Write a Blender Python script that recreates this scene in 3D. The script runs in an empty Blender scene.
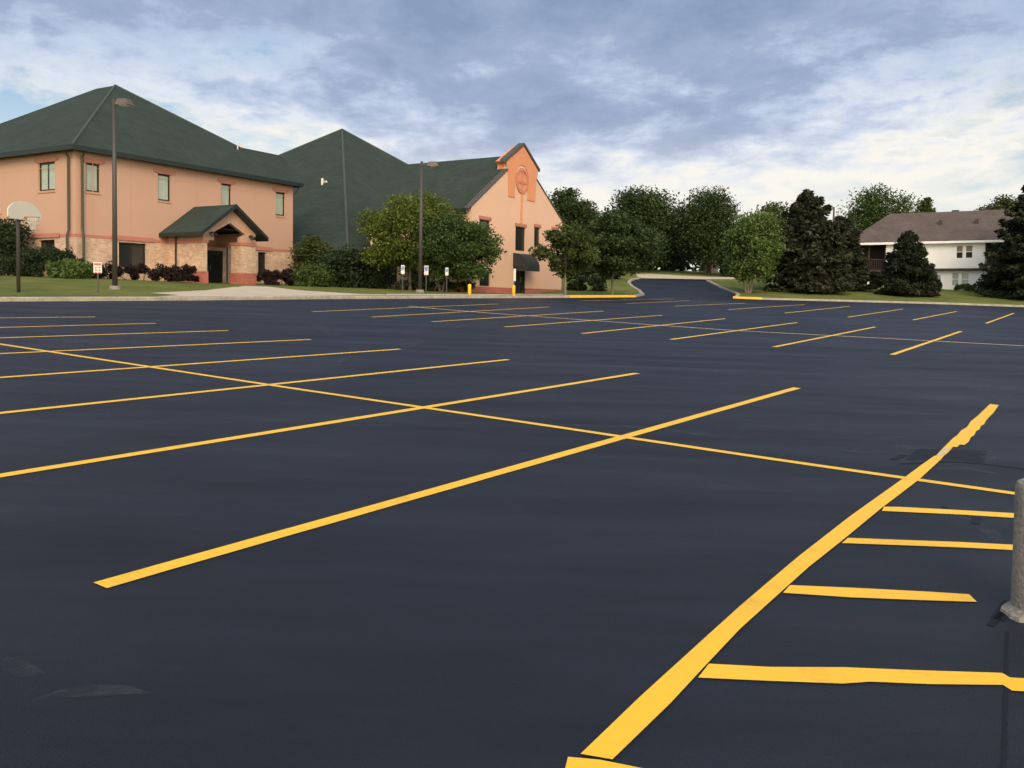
import bpy, bmesh, math, random
import numpy as np
from mathutils import Vector, Matrix
from mathutils.geometry import delaunay_2d_cdt
random.seed(7)
sc = bpy.context.scene
C = sc.collection
R_ = math.radians

# ------------------------------------------------------------------ camera model (the photograph's lens)
F_PX, CX, CY, EYE = 885.0, 512.0, 334.0, 1.61
PITCH, ROLL = math.atan(34 / F_PX), 0.0125
CAM_ROT = Matrix.Rotation(math.pi / 2 - PITCH, 3, 'X') @ Matrix.Rotation(ROLL, 3, 'Z')
ORG = Vector((0, 0, EYE))
def ray(px, py):
    return CAM_ROT @ Vector(((px - CX) / F_PX, -(py - CY) / F_PX, -1.0))
def P(px, py, Y):
    d = ray(px, py)
    return ORG + d * (Y / d.y)

# ------------------------------------------------------------------ terrain
def sstep(a, b, v):
    t = min(1, max(0, (v - a) / (b - a)))
    return t * t * (3 - 2 * t)
def soft(v, a, L):
    s = 1 if v >= 0 else -1
    v = abs(v)
    return s * (v if v < a else a + L * (1 - math.exp(-(v - a) / L)))
def T(x, y):
    xs, ys = soft(x, 70, 20), soft(y, 115, 15)
    return -(0.020352 * xs - 0.032040 * ys) / 0.99928 + 1.45 * sstep(72, 103, y) + 1.3 * sstep(100, 138, y)
def lawn_z(x, y):
    z = T(x, y) + 0.12
    z += 0.30 * math.exp(-((x + 27) / 9) ** 2 - ((y - 52) / 7) ** 2) - 0.20 * math.exp(-((x - 0.5) / 7) ** 2 - ((y - 68) / 6) ** 2)
    return z
def U(px, py, fn=T):
    d = ray(px, py)
    lo = 0.5
    t = lo
    while t < 600:
        p = ORG + d * t
        if p.z < fn(p.x, p.y):
            break
        lo = t
        t *= 1.02
    hi = t
    for _ in range(30):
        m = (lo + hi) / 2
        p = ORG + d * m
        if p.z < fn(p.x, p.y): hi = m
        else: lo = m
    p = ORG + d * hi
    return Vector((p.x, p.y, fn(p.x, p.y)))

# ------------------------------------------------------------------ object helpers
def tag(o, label=None, cat=None, group=None, kind=None):
    if label: o['label'] = label
    if cat: o['category'] = cat
    if group: o['group'] = group
    if kind: o['kind'] = kind
    return o
def thing(name, label, cat, loc=(0, 0, 0), rz=0, group=None):
    o = bpy.data.objects.new(name, None)
    C.objects.link(o)
    o.empty_display_size = 0.3
    o.location = loc
    o.rotation_euler = (0, 0, rz)
    return tag(o, label, cat, group)
class MB:
    """collects faces; build() links them as one mesh object"""
    def __init__(s): s.v = []; s.f = []
    def poly(s, pts):
        i = len(s.v); s.v += [tuple(p) for p in pts]; s.f.append(tuple(range(i, i + len(pts)))); return s
    def box(s, x0, x1, y0, y1, z0, z1):
        i = len(s.v)
        s.v += [(x, y, z) for z in (z0, z1) for x, y in ((x0, y0), (x1, y0), (x1, y1), (x0, y1))]
        s.f += [tuple(i + k for k in q) for q in ((0, 3, 2, 1), (4, 5, 6, 7), (0, 1, 5, 4), (1, 2, 6, 5), (2, 3, 7, 6), (3, 0, 4, 7))]
        return s
    def tube(s, pts, rad, n=10, cap=True):
        pts = [Vector(p) for p in pts]
        if not isinstance(rad, (list, tuple)): rad = [rad] * len(pts)
        rings = []
        for k, p in enumerate(pts):
            d = (pts[min(k + 1, len(pts) - 1)] - pts[max(k - 1, 0)]).normalized()
            a = d.cross(Vector((0, 0, 1)) if abs(d.z) < 0.9 else Vector((1, 0, 0))).normalized()
            b = d.cross(a)
            i = len(s.v)
            s.v += [tuple(p + (a * math.cos(2 * math.pi * j / n) + b * math.sin(2 * math.pi * j / n)) * rad[k]) for j in range(n)]
            rings.append(i)
        for a, b in zip(rings, rings[1:]):
            s.f += [(a + j, a + (j + 1) % n, b + (j + 1) % n, b + j) for j in range(n)]
        if cap:
            s.f.append(tuple(rings[0] + j for j in range(n))[::-1]); s.f.append(tuple(rings[-1] + j for j in range(n)))
        return s
    def build(s, name, m, parent=None, smooth=False, bevel=0):
        me = bpy.data.meshes.new(name)
        me.from_pydata(s.v, [], s.f)
        bm = bmesh.new(); bm.from_mesh(me)
        bmesh.ops.recalc_face_normals(bm, faces=bm.faces)
        if bevel:
            bmesh.ops.bevel(bm, geom=[e for e in bm.edges if len(e.link_faces) == 2], offset=bevel, segments=2, affect='EDGES')
        bm.to_mesh(me); bm.free()
        if smooth:
            for p in me.polygons: p.use_smooth = True
        me.materials.append(m)
        o = bpy.data.objects.new(name, me)
        C.objects.link(o)
        if parent: o.parent = parent
        return o
def inpoly(p, poly):
    x, y = p; c = False; n = len(poly)
    for i in range(n):
        x0, y0 = poly[i][0], poly[i][1]; x1, y1 = poly[i - 1][0], poly[i - 1][1]
        if (y0 > y) != (y1 > y) and x < (x1 - x0) * (y - y0) / (y1 - y0) + x0: c = not c
    return c

# ------------------------------------------------------------------ materials
def nodes(name):
    m = bpy.data.materials.new(name); m.use_nodes = True
    nt = m.node_tree
    return m, nt, nt.nodes['Principled BSDF']
def N(nt, t, **kw):
    n = nt.nodes.new(t)
    for k, v in kw.items():
        if k in n.inputs: n.inputs[k].default_value = v
        else: setattr(n, k, v)
    return n
def mat(name, col, rough=0.8, var=0.12, scale=1.5, fine=30, bump=0.0, bscale=60, metal=0, spec=0.4, col2=None):
    m, nt, b = nodes(name)
    L = nt.links.new
    tc = N(nt, 'ShaderNodeTexCoord')
    n1 = N(nt, 'ShaderNodeTexNoise', Scale=scale, Detail=6.0, Roughness=0.6)
    n2 = N(nt, 'ShaderNodeTexNoise', Scale=fine, Detail=3.0)
    L(tc.outputs['Object'], n1.inputs['Vector']); L(tc.outputs['Object'], n2.inputs['Vector'])
    mx = N(nt, 'ShaderNodeMath', operation='ADD'); L(n1.outputs['Fac'], mx.inputs[0]); L(n2.outputs['Fac'], mx.inputs[1])
    mr = N(nt, 'ShaderNodeMapRange'); mr.inputs['From Min'].default_value = 0.6; mr.inputs['From Max'].default_value = 1.4
    L(mx.outputs[0], mr.inputs['Value'])
    rp = N(nt, 'ShaderNodeMix', data_type='RGBA')
    c2 = col2 if col2 else tuple(min(1, c * (1 + var)) for c in col)
    c1 = tuple(c * (1 - var) for c in col) if not col2 else col
    rp.inputs[6].default_value = (*c1, 1); rp.inputs[7].default_value = (*c2, 1)
    L(mr.outputs[0], rp.inputs[0]); L(rp.outputs[2], b.inputs['Base Color'])
    b.inputs['Roughness'].default_value = rough; b.inputs['Metallic'].default_value = metal
    b.inputs['Specular IOR Level'].default_value = spec
    if bump:
        n3 = N(nt, 'ShaderNodeTexNoise', Scale=bscale, Detail=4.0)
        L(tc.outputs['Object'], n3.inputs['Vector'])
        bp = N(nt, 'ShaderNodeBump', Strength=bump, Distance=0.02)
        L(n3.outputs['Fac'], bp.inputs['Height']); L(bp.outputs[0], b.inputs['Normal'])
    return m
def asphalt_mat():
    m, nt, b = nodes('sealed asphalt'); L = nt.links.new
    tc = N(nt, 'ShaderNodeTexCoord')
    big = N(nt, 'ShaderNodeTexNoise', Scale=0.22, Detail=5.0, Roughness=0.55, Distortion=0.6)
    mp = N(nt, 'ShaderNodeMapping'); mp.inputs['Rotation'].default_value = (0, 0, R_(35)); mp.inputs['Scale'].default_value = (0.5, 2.2, 1)
    L(tc.outputs['Object'], mp.inputs[0])
    sweep = N(nt, 'ShaderNodeTexNoise', Scale=0.5, Detail=6.0, Roughness=0.65); L(mp.outputs[0], sweep.inputs['Vector'])
    grit = N(nt, 'ShaderNodeTexNoise', Scale=160, Detail=2.0)
    L(tc.outputs['Object'], big.inputs['Vector']); L(tc.outputs['Object'], grit.inputs['Vector'])
    a = N(nt, 'ShaderNodeMath', operation='ADD'); L(big.outputs['Fac'], a.inputs[0]); L(sweep.outputs['Fac'], a.inputs[1])
    r = N(nt, 'ShaderNodeMapRange'); r.inputs['From Min'].default_value = 0.78; r.inputs['From Max'].default_value = 1.24
    L(a.outputs[0], r.inputs[0])
    c = N(nt, 'ShaderNodeMix', data_type='RGBA'); c.inputs[6].default_value = (*ASPH0, 1); c.inputs[7].default_value = (*ASPH1, 1)
    L(r.outputs[0], c.inputs[0])
    # pale specks and scuffs
    sp = N(nt, 'ShaderNodeTexNoise', Scale=9, Detail=8.0, Roughness=0.75); L(tc.outputs['Object'], sp.inputs['Vector'])
    spr = N(nt, 'ShaderNodeMapRange'); spr.inputs['From Min'].default_value = 0.66; spr.inputs['From Max'].default_value = 0.8; spr.inputs['To Max'].default_value = 0.35
    L(sp.outputs['Fac'], spr.inputs[0])
    c2 = N(nt, 'ShaderNodeMix', data_type='RGBA'); c2.inputs[7].default_value = (0.06, 0.066, 0.085, 1)
    L(spr.outputs[0], c2.inputs[0]); L(c.outputs[2], c2.inputs[6]); L(c2.outputs[2], b.inputs['Base Color'])
    rr = N(nt, 'ShaderNodeMapRange'); rr.inputs['From Min'].default_value = 0.3; rr.inputs['From Max'].default_value = 0.7
    rr.inputs['To Min'].default_value = 0.62; rr.inputs['To Max'].default_value = 0.50
    L(sweep.outputs['Fac'], rr.inputs[0]); L(rr.outputs[0], b.inputs['Roughness'])
    b.inputs['Specular IOR Level'].default_value = 0.27
    bp = N(nt, 'ShaderNodeBump', Strength=0.8, Distance=0.008); L(grit.outputs['Fac'], bp.inputs['Height']); L(bp.outputs[0], b.inputs['Normal'])
    return m
ASPH0, ASPH1 = (0.0042, 0.0054, 0.0095), (0.0135, 0.0158, 0.0235)
def paint_mat(name, wear, col=(0.89, 0.515, 0.022)):
    m, nt, b = nodes(name); L = nt.links.new
    tc = N(nt, 'ShaderNodeTexCoord')
    n = N(nt, 'ShaderNodeTexNoise', Scale=3.0, Detail=8.0, Roughness=0.7); L(tc.outputs['Object'], n.inputs['Vector'])
    g = N(nt, 'ShaderNodeTexNoise', Scale=140, Detail=2.0); L(tc.outputs['Object'], g.inputs['Vector'])
    c = N(nt, 'ShaderNodeMix', data_type='RGBA'); c.inputs[6].default_value = (*col, 1)
    c.inputs[7].default_value = (col[0] * .86, col[1] * .82, col[2] * 1.3, 1); L(n.outputs['Fac'], c.inputs[0])
    w = N(nt, 'ShaderNodeMapRange'); w.inputs['From Min'].default_value = 0.57; w.inputs['From Max'].default_value = 0.80; w.inputs['To Max'].default_value = wear
    L(n.outputs['Fac'], w.inputs[0])
    c2 = N(nt, 'ShaderNodeMix', data_type='RGBA'); c2.inputs[7].default_value = (0.05, 0.045, 0.04, 1)
    L(w.outputs[0], c2.inputs[0]); L(c.outputs[2], c2.inputs[6]); L(c2.outputs[2], b.inputs['Base Color'])
    b.inputs['Roughness'].default_value = 0.5; b.inputs['Specular IOR Level'].default_value = 0.3
    bp = N(nt, 'ShaderNodeBump', Strength=0.35, Distance=0.004); L(g.outputs['Fac'], bp.inputs['Height']); L(bp.outputs[0], b.inputs['Normal'])
    return m
def grass_mat():
    m, nt, b = nodes('mown grass'); L = nt.links.new
    tc = N(nt, 'ShaderNodeTexCoord')
    n = N(nt, 'ShaderNodeTexNoise', Scale=0.35, Detail=8.0, Roughness=0.7); L(tc.outputs['Object'], n.inputs['Vector'])
    f = N(nt, 'ShaderNodeTexNoise', Scale=7, Detail=6.0, Roughness=0.8); L(tc.outputs['Object'], f.inputs['Vector'])
    cr = N(nt, 'ShaderNodeValToRGB'); e = cr.color_ramp.elements
    e[0].position = 0.30; e[0].color = (0.085, 0.105, 0.024, 1)
    e[1].position = 0.72; e[1].color = (0.230, 0.195, 0.062, 1)
    k = cr.color_ramp.elements.new(0.5); k.color = (0.135, 0.155, 0.036, 1)
    L(n.outputs['Fac'], cr.inputs[0])
    mx = N(nt, 'ShaderNodeMix', data_type='RGBA', blend_type='MULTIPLY'); mx.inputs[0].default_value = 0.8
    fr = N(nt, 'ShaderNodeMapRange'); fr.inputs['From Min'].default_value = .3; fr.inputs['From Max'].default_value = .7; fr.inputs['To Min'].default_value = 0.55; fr.inputs['To Max'].default_value = 1.25
    L(f.outputs['Fac'], fr.inputs[0]); L(cr.outputs[0], mx.inputs[6]); L(fr.outputs[0], mx.inputs[7]); L(mx.outputs[2], b.inputs['Base Color'])
    b.inputs['Roughness'].default_value = 0.9; b.inputs['Specular IOR Level'].default_value = 0.1
    bp = N(nt, 'ShaderNodeBump', Strength=1.0, Distance=0.08); L(f.outputs['Fac'], bp.inputs['Height']); L(bp.outputs[0], b.inputs['Normal'])
    return m
def leaf_mat(name, c0, c1, c2):
    m = bpy.data.materials.new(name); m.use_nodes = True; nt = m.node_tree; L = nt.links.new
    nt.nodes.clear()
    out = N(nt, 'ShaderNodeOutputMaterial'); geo = N(nt, 'ShaderNodeNewGeometry')
    tc = N(nt, 'ShaderNodeTexCoord')
    n = N(nt, 'ShaderNodeTexNoise', Scale=0.8, Detail=2.0); L(tc.outputs['Object'], n.inputs['Vector'])
    a = N(nt, 'ShaderNodeMath', operation='MULTIPLY_ADD'); L(geo.outputs['Random Per Island'], a.inputs[0]); a.inputs[1].default_value = 0.55; 
    s = N(nt, 'ShaderNodeMath', operation='MULTIPLY'); s.inputs[1].default_value = 0.45; L(n.outputs['Fac'], s.inputs[0]); L(s.outputs[0], a.inputs[2])
    cr = N(nt, 'ShaderNodeValToRGB'); e = cr.color_ramp.elements
    e[0].position = 0.1; e[0].color = (*c0, 1); e[1].position = 0.9; e[1].color = (*c2, 1)
    k = cr.color_ramp.elements.new(0.5); k.color = (*c1, 1)
    L(a.outputs[0], cr.inputs[0])
    p = N(nt, 'ShaderNodeBsdfPrincipled', Roughness=0.65); p.inputs['Specular IOR Level'].default_value = 0.2
    tr = N(nt, 'ShaderNodeBsdfTranslucent'); L(cr.outputs[0], p.inputs['Base Color']); L(cr.outputs[0], tr.inputs['Color'])
    mx = N(nt, 'ShaderNodeMixShader'); mx.inputs[0].default_value = 0.3
    L(p.outputs[0], mx.inputs[1]); L(tr.outputs[0], mx.inputs[2]); L(mx.outputs[0], out.inputs[0])
    return m
def brick_mat(name, c1, c2, mortar, w=0.4, h=0.2, ms=0.012):
    m, nt, b = nodes(name); L = nt.links.new
    tc = N(nt, 'ShaderNodeTexCoord'); sp = N(nt, 'ShaderNodeSeparateXYZ'); L(tc.outputs['Object'], sp.inputs[0])
    ad = N(nt, 'ShaderNodeMath', operation='ADD'); L(sp.outputs[0], ad.inputs[0]); L(sp.outputs[1], ad.inputs[1])
    cb = N(nt, 'ShaderNodeCombineXYZ'); L(ad.outputs[0], cb.inputs[0]); L(sp.outputs[2], cb.inputs[1])
    br = N(nt, 'ShaderNodeTexBrick', Scale=1.0); br.inputs['Brick Width'].default_value = w; br.inputs['Row Height'].default_value = h
    br.inputs['Mortar Size'].default_value = ms; br.inputs['Color1'].default_value = (*c1, 1); br.inputs['Color2'].default_value = (*c2, 1); br.inputs['Mortar'].default_value = (*mortar, 1)
    L(cb.outputs[0], br.inputs['Vector'])
    n = N(nt, 'ShaderNodeTexNoise', Scale=1.6, Detail=7.0, Roughness=0.7); L(tc.outputs['Object'], n.inputs['Vector'])
    mr = N(nt, 'ShaderNodeMapRange'); mr.inputs['From Min'].default_value = .3; mr.inputs['From Max'].default_value = .7; mr.inputs['To Min'].default_value = 0.72; mr.inputs['To Max'].default_value = 1.2
    L(n.outputs['Fac'], mr.inputs[0])
    mx = N(nt, 'ShaderNodeMix', data_type='RGBA', blend_type='MULTIPLY'); mx.inputs[0].default_value = 1
    L(br.outputs['Color'], mx.inputs[6]); L(mr.outputs[0], mx.inputs[7]); L(mx.outputs[2], b.inputs['Base Color'])
    b.inputs['Roughness'].default_value = 0.9
    bp = N(nt, 'ShaderNodeBump', Strength=0.5, Distance=0.02); bp.invert = True; L(br.outputs['Fac'], bp.inputs['Height']); L(bp.outputs[0], b.inputs['Normal'])
    return m
def shingle_mat(name, c1, c2, row=0.14):
    m, nt, b = nodes(name); L = nt.links.new
    tc = N(nt, 'ShaderNodeTexCoord'); sp = N(nt, 'ShaderNodeSeparateXYZ'); L(tc.outputs['Object'], sp.inputs[0])
    ad = N(nt, 'ShaderNodeMath', operation='ADD'); L(sp.outputs[0], ad.inputs[0]); L(sp.outputs[1], ad.inputs[1])
    cb = N(nt, 'ShaderNodeCombineXYZ'); L(ad.outputs[0], cb.inputs[0]); L(sp.outputs[2], cb.inputs[1])
    br = N(nt, 'ShaderNodeTexBrick', Scale=1.0); br.inputs['Brick Width'].default_value = 0.35; br.inputs['Row Height'].default_value = row
    br.inputs['Mortar Size'].default_value = 0.008; br.inputs['Color1'].default_value = (*c1, 1); br.inputs['Color2'].default_value = (*c2, 1); br.inputs['Mortar'].default_value = tuple(c * .7 for c in c1) + (1,)
    L(cb.outputs[0], br.inputs['Vector'])
    n = N(nt, 'ShaderNodeTexNoise', Scale=0.6, Detail=7.0, Roughness=0.7); L(tc.outputs['Object'], n.inputs['Vector'])
    mr = N(nt, 'ShaderNodeMapRange'); mr.inputs['From Min'].default_value = .3; mr.inputs['From Max'].default_value = .7; mr.inputs['To Min'].default_value = 0.8; mr.inputs['To Max'].default_value = 1.18
    L(n.outputs['Fac'], mr.inputs[0])
    mx = N(nt, 'ShaderNodeMix', data_type='RGBA', blend_type='MULTIPLY'); mx.inputs[0].default_value = 1
    L(br.outputs['Color'], mx.inputs[6]); L(mr.outputs[0], mx.inputs[7]); L(mx.outputs[2], b.inputs['Base Color'])
    b.inputs['Roughness'].default_value = 0.95; b.inputs['Specular IOR Level'].default_value = 0.15
    return m
def glass_mat(name, col, rough=0.08):
    m, nt, b = nodes(name)
    b.inputs['Base Color'].default_value = (*col, 1); b.inputs['Roughness'].default_value = rough; b.inputs['Specular IOR Level'].default_value = 0.8
    return m

M = dict(
    asphalt=asphalt_mat(), paint=paint_mat('yellow line paint', 0.30), paint_old=paint_mat('faded line paint', 0.5, (0.62, 0.47, 0.20)),
    grass=grass_mat(), paint_pale=paint_mat('thin pale line paint', 0.4, (0.72, 0.52, 0.20)),
    concrete=mat('concrete', (0.47, 0.385, 0.27), 0.9, 0.22, 0.8, 25, 0.3),
    curbstone=mat('weathered curb', (0.31, 0.27, 0.195), 0.95, 0.38, 1.3, 9, 0.4, 30),
    oldconcrete=mat('weathered concrete', (0.22, 0.20, 0.165), 0.95, 0.35, 5, 60, 0.8, 45),
    ycurb=mat('yellow curb paint', (0.72, 0.43, 0.03), 0.6, 0.15, 1, 20, 0.1),
    scuff=None,
    stucco=mat('peach stucco', (0.47, 0.282, 0.188), 0.92, 0.05, 0.35, 12, 0.15, 80),
    stucco2=mat('pale peach stucco', (0.63, 0.40, 0.26), 0.92, 0.06, 0.35, 12, 0.15, 80),
    orange=mat('orange stucco', (0.60, 0.25, 0.115), 0.92, 0.06, 0.6, 12, 0.15, 80),
    coral=mat('coral trim', (0.42, 0.165, 0.11), 0.9, 0.10, 1.2, 30, 0.1),
    joint=mat('joint shadow line', (0.46, 0.26, 0.155), 0.95, 0.05),
    block=brick_mat('tan split face block', (0.60, 0.41, 0.265), (0.46, 0.28, 0.175), (0.56, 0.42, 0.29), 0.30, 0.10, 0.010),
    redblock=brick_mat('red block', (0.45, 0.13, 0.085), (0.36, 0.10, 0.07), (0.36, 0.16, 0.11)),
    brownblock=brick_mat('brown block', (0.19, 0.10, 0.06), (0.15, 0.08, 0.05), (0.17, 0.11, 0.08)),
    roof=shingle_mat('green shingles', (0.030, 0.042, 0.033), (0.038, 0.052, 0.040)),
    greenmetal=mat('dark green metal', (0.014, 0.020, 0.015), 0.5, 0.1),
    ridge=mat('ridge cap shingle', (0.050, 0.064, 0.050), 0.95, 0.15),
    coping=mat('brown metal coping', (0.07, 0.058, 0.045), 0.6, 0.1),
    emblem=mat('soft coral stucco', (0.50, 0.19, 0.105), 0.92, 0.06),
    downspout=mat('olive downspout', (0.05, 0.046, 0.024), 0.5, 0.1),
    frame=mat('bronze window frame', (0.018, 0.014, 0.010), 0.4, 0.1),
    blind=mat('drawn pale blind', (0.33, 0.37, 0.28), 0.2, 0.12, 0.6, 3, spec=0.6),
    glass=glass_mat('dark window glass', (0.02, 0.022, 0.02)),
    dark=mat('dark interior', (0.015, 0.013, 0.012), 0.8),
    bark=mat('bark', (0.075, 0.055, 0.04), 0.95, 0.3, 3, 20, 0.8, 20),
    palebark=mat('pale bark', (0.17, 0.13, 0.09), 0.95, 0.3, 3, 20, 0.8, 20),
    pole=mat('brown painted steel', (0.050, 0.043, 0.036), 0.5, 0.12, 1, 20),
    head=mat('lamp housing', (0.11, 0.088, 0.068), 0.5, 0.1),
    lens=mat('lamp lens', (0.45, 0.42, 0.36), 0.3, 0.05),
    white=mat('white paint', (0.60, 0.56, 0.49), 0.5, 0.04),
    cream=mat('cream backboard', (0.60, 0.55, 0.42), 0.45, 0.06, 1.0),
    hoopred=mat('rim paint', (0.45, 0.10, 0.04), 0.5, 0.1),
    net=mat('net cord', (0.45, 0.42, 0.36), 0.8, 0.1),
    blue=mat('sign blue', (0.05, 0.15, 0.42), 0.4, 0.05),
    redsign=mat('sign red', (0.55, 0.09, 0.06), 0.4, 0.05),
    awning=mat('black awning cloth', (0.018, 0.022, 0.02), 0.8, 0.2),
    siding=None,
    taupe=shingle_mat('taupe shingles', (0.095, 0.074, 0.062), (0.115, 0.090, 0.075)),
    brownwood=mat('dark stained wood', (0.055, 0.035, 0.025), 0.8, 0.2),
    tanwin=mat('tan window shade', (0.20, 0.14, 0.08), 0.4, 0.1),
    tanbrick=mat('tan brick', (0.42, 0.27, 0.17), 0.9, 0.1),
    car=mat('silver car paint', (0.42, 0.43, 0.44), 0.3, 0.03, metal=0.3),
    tyre=mat('tyre rubber', (0.02, 0.02, 0.02), 0.8),
    rim=mat('wheel metal', (0.35, 0.35, 0.35), 0.35, metal=0.8),
    mulch=mat('mulch', (0.075, 0.045, 0.03), 0.95, 0.3, 3, 15, 0.6, 10),
    leaf_dark=leaf_mat('dark broad leaves', (0.018, 0.030, 0.009), (0.040, 0.062, 0.018), (0.085, 0.110, 0.036)),
    leaf_mid=leaf_mat('mid green leaves', (0.026, 0.048, 0.012), (0.058, 0.094, 0.022), (0.108, 0.142, 0.040)),
    leaf_olive=leaf_mat('olive leaves', (0.028, 0.040, 0.010), (0.058, 0.078, 0.018), (0.105, 0.118, 0.030)),
    leaf_bright=leaf_mat('bright green leaves', (0.045, 0.080, 0.018), (0.095, 0.142, 0.032), (0.175, 0.215, 0.060)),
    leaf_yellow=leaf_mat('yellow green leaves', (0.050, 0.076, 0.012), (0.105, 0.138, 0.022), (0.185, 0.205, 0.040)),
    leaf_hedge=leaf_mat('dark hedge leaves', (0.012, 0.022, 0.009), (0.026, 0.042, 0.015), (0.058, 0.074, 0.024)),
    leaf_berry=leaf_mat('dark red leaves', (0.014, 0.009, 0.008), (0.028, 0.016, 0.014), (0.052, 0.028, 0.023)),
    needle=leaf_mat('spruce needles', (0.015, 0.021, 0.012), (0.032, 0.040, 0.020), (0.068, 0.078, 0.034)),
    needle_b=leaf_mat('dark spruce needles', (0.022, 0.026, 0.014), (0.046, 0.052, 0.026), (0.092, 0.098, 0.045)),
)
def siding_mat():
    m, nt, b = nodes('white lap siding'); L = nt.links.new
    tc = N(nt, 'ShaderNodeTexCoord'); sp = N(nt, 'ShaderNodeSeparateXYZ'); L(tc.outputs['Object'], sp.inputs[0])
    w = N(nt, 'ShaderNodeMath', operation='MULTIPLY'); w.inputs[1].default_value = 1 / 0.18; L(sp.outputs[2], w.inputs[0])
    fr = N(nt, 'ShaderNodeMath', operation='FRACT'); L(w.outputs[0], fr.inputs[0])
    n = N(nt, 'ShaderNodeTexNoise', Scale=0.7, Detail=5.0); L(tc.outputs['Object'], n.inputs['Vector'])
    c = N(nt, 'ShaderNodeMix', data_type='RGBA'); c.inputs[6].default_value = (0.76, 0.745, 0.68, 1); c.inputs[7].default_value = (0.84, 0.825, 0.77, 1); L(n.outputs['Fac'], c.inputs[0])
    L(c.outputs[2], b.inputs['Base Color']); b.inputs['Roughness'].default_value = 0.6
    bp = N(nt, 'ShaderNodeBump', Strength=0.6, Distance=0.02); L(fr.outputs[0], bp.inputs['Height']); L(bp.outputs[0], b.inputs['Normal'])
    return m
M['siding'] = siding_mat()
def scuff_mat():
    m = bpy.data.materials.new('dusty smear'); m.use_nodes = True; nt = m.node_tree; L = nt.links.new
    b = nt.nodes['Principled BSDF']; out = nt.nodes['Material Output']
    b.inputs['Base Color'].default_value = (0.052, 0.056, 0.068, 1); b.inputs['Roughness'].default_value = 0.8
    tc = N(nt, 'ShaderNodeTexCoord'); n = N(nt, 'ShaderNodeTexNoise', Scale=5, Detail=8.0, Roughness=0.75); L(tc.outputs['Object'], n.inputs['Vector'])
    mr = N(nt, 'ShaderNodeMapRange'); mr.inputs['From Min'].default_value = .42; mr.inputs['From Max'].default_value = .68; mr.inputs['To Max'].default_value = 0.62
    L(n.outputs['Fac'], mr.inputs[0])
    tr = N(nt, 'ShaderNodeBsdfTransparent'); mx = N(nt, 'ShaderNodeMixShader')
    L(mr.outputs[0], mx.inputs[0]); L(tr.outputs[0], mx.inputs[1]); L(b.outputs[0], mx.inputs[2]); L(mx.outputs[0], out.inputs[0])
    return m
M['scuff'] = scuff_mat()
M['tar'] = mat('fresh tar', (0.0065, 0.0078, 0.0120), 0.7, 0.2, 4, 30, 0.3, spec=0.22)
M['leaf_blob'] = M['leaf_dark']

# ------------------------------------------------------------------ the setting: lot, lawns, curbs, roads
u_dir = Vector((0.57405, 0.81869)).normalized()
left_curb = [U(0, 301.6).xy - u_dir * 60, U(0, 301.6).xy, U(100, 301.0).xy, U(200, 300.4).xy, U(336, 299.0).xy, U(450, 298.4).xy, U(570, 297.8).xy, U(636, 297.3).xy,
             U(644.5, 295.2).xy, U(641, 291.5).xy, U(634, 287.5).xy, U(630.5, 284).xy, U(631.5, 281.3).xy, U(636, 279.6).xy, U(641, 278.9).xy]
right_curb = [U(706, 281.5).xy, U(712, 284.4).xy, U(719, 288).xy, U(727, 291.0).xy, U(734, 293.8).xy, U(736.5, 295.8).xy, U(733, 298.4).xy, U(762, 299.6).xy, U(850, 301.8).xy,
              U(940, 304.2).xy, U(1024, 307.2).xy]
right_curb.append(right_curb[-1] + (right_curb[-1] - right_curb[-3]).normalized() * 40)
street_near = [left_curb[-1], U(662, 278.9).xy, U(690, 279.3).xy, U(706, 279.7).xy]
lot_poly = left_curb + [U(662, 278.9).xy, U(690, 279.3).xy, U(706, 279.7).xy] + right_curb + [Vector((95, -45)), Vector((-75, -45))]
lot_poly = [Vector((p[0], p[1])) for p in lot_poly]
def surface(name, m, poly, zfn, outside=False, grid=None, parent=None):
    pts = [Vector(p) for p in poly]; n = len(pts)
    edges = [(i, (i + 1) % n) for i in range(n)]
    if grid is None:
        xs = [p.x for p in pts]; ys = [p.y for p in pts]
        st = 2.5
        grid = [(x, y) for x in np.arange(min(xs), max(xs), st) for y in np.arange(min(ys), max(ys), st) if inpoly((x, y), pts)]
    allp = pts + [Vector((float(x), float(y))) for x, y in grid]
    v, e, f, *_ = delaunay_2d_cdt(allp, edges, [], 0, 1e-5)
    b = MB(); b.v = [(p.x, p.y, zfn(p.x, p.y)) for p in v]
    for t in f:
        cx = sum(v[i].x for i in t) / len(t); cy = sum(v[i].y for i in t) / len(t)
        if inpoly((cx, cy), pts) != outside: b.f.append(tuple(t))
    me = bpy.data.meshes.new(name); me.from_pydata(b.v, [], b.f)
    bm = bmesh.new(); bm.from_mesh(me)
    bmesh.ops.recalc_face_normals(bm, faces=bm.faces)
    for fc in bm.faces:
        if fc.normal.z < 0: fc.normal_flip()
    bmesh.ops.delete(bm, geom=[q for q in bm.verts if not q.link_faces], context='VERTS')
    bm.to_mesh(me); bm.free(); me.materials.append(m)
    o = bpy.data.objects.new(name, me); C.objects.link(o)
    if parent: o.parent = parent
    return o
lx = [p.x for p in lot_poly]; ly = [p.y for p in lot_poly]
g_in = [(x, y) for x in np.arange(-110, 115, 4.0) for y in np.arange(-60, 170, 4.0)]
far = [-1600, -900, -500, -300, -200, -150]
gx = [float(a) for a in far] + list(np.arange(-120, 125, 12.0)) + [-a for a in far[::-1]]
g_out = [(x, y) for x in gx for y in far + list(np.arange(-72, 190, 12.0)) + [-a for a in far[::-1]] if not (-112 < x < 114 and -62 < y < 168)]
lot = surface('parking_lot', M['asphalt'], lot_poly, T)
tag(lot, kind='structure')
lawn = surface('lawn', M['grass'], lot_poly, lawn_z, outside=True, grid=g_in + g_out)
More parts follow.
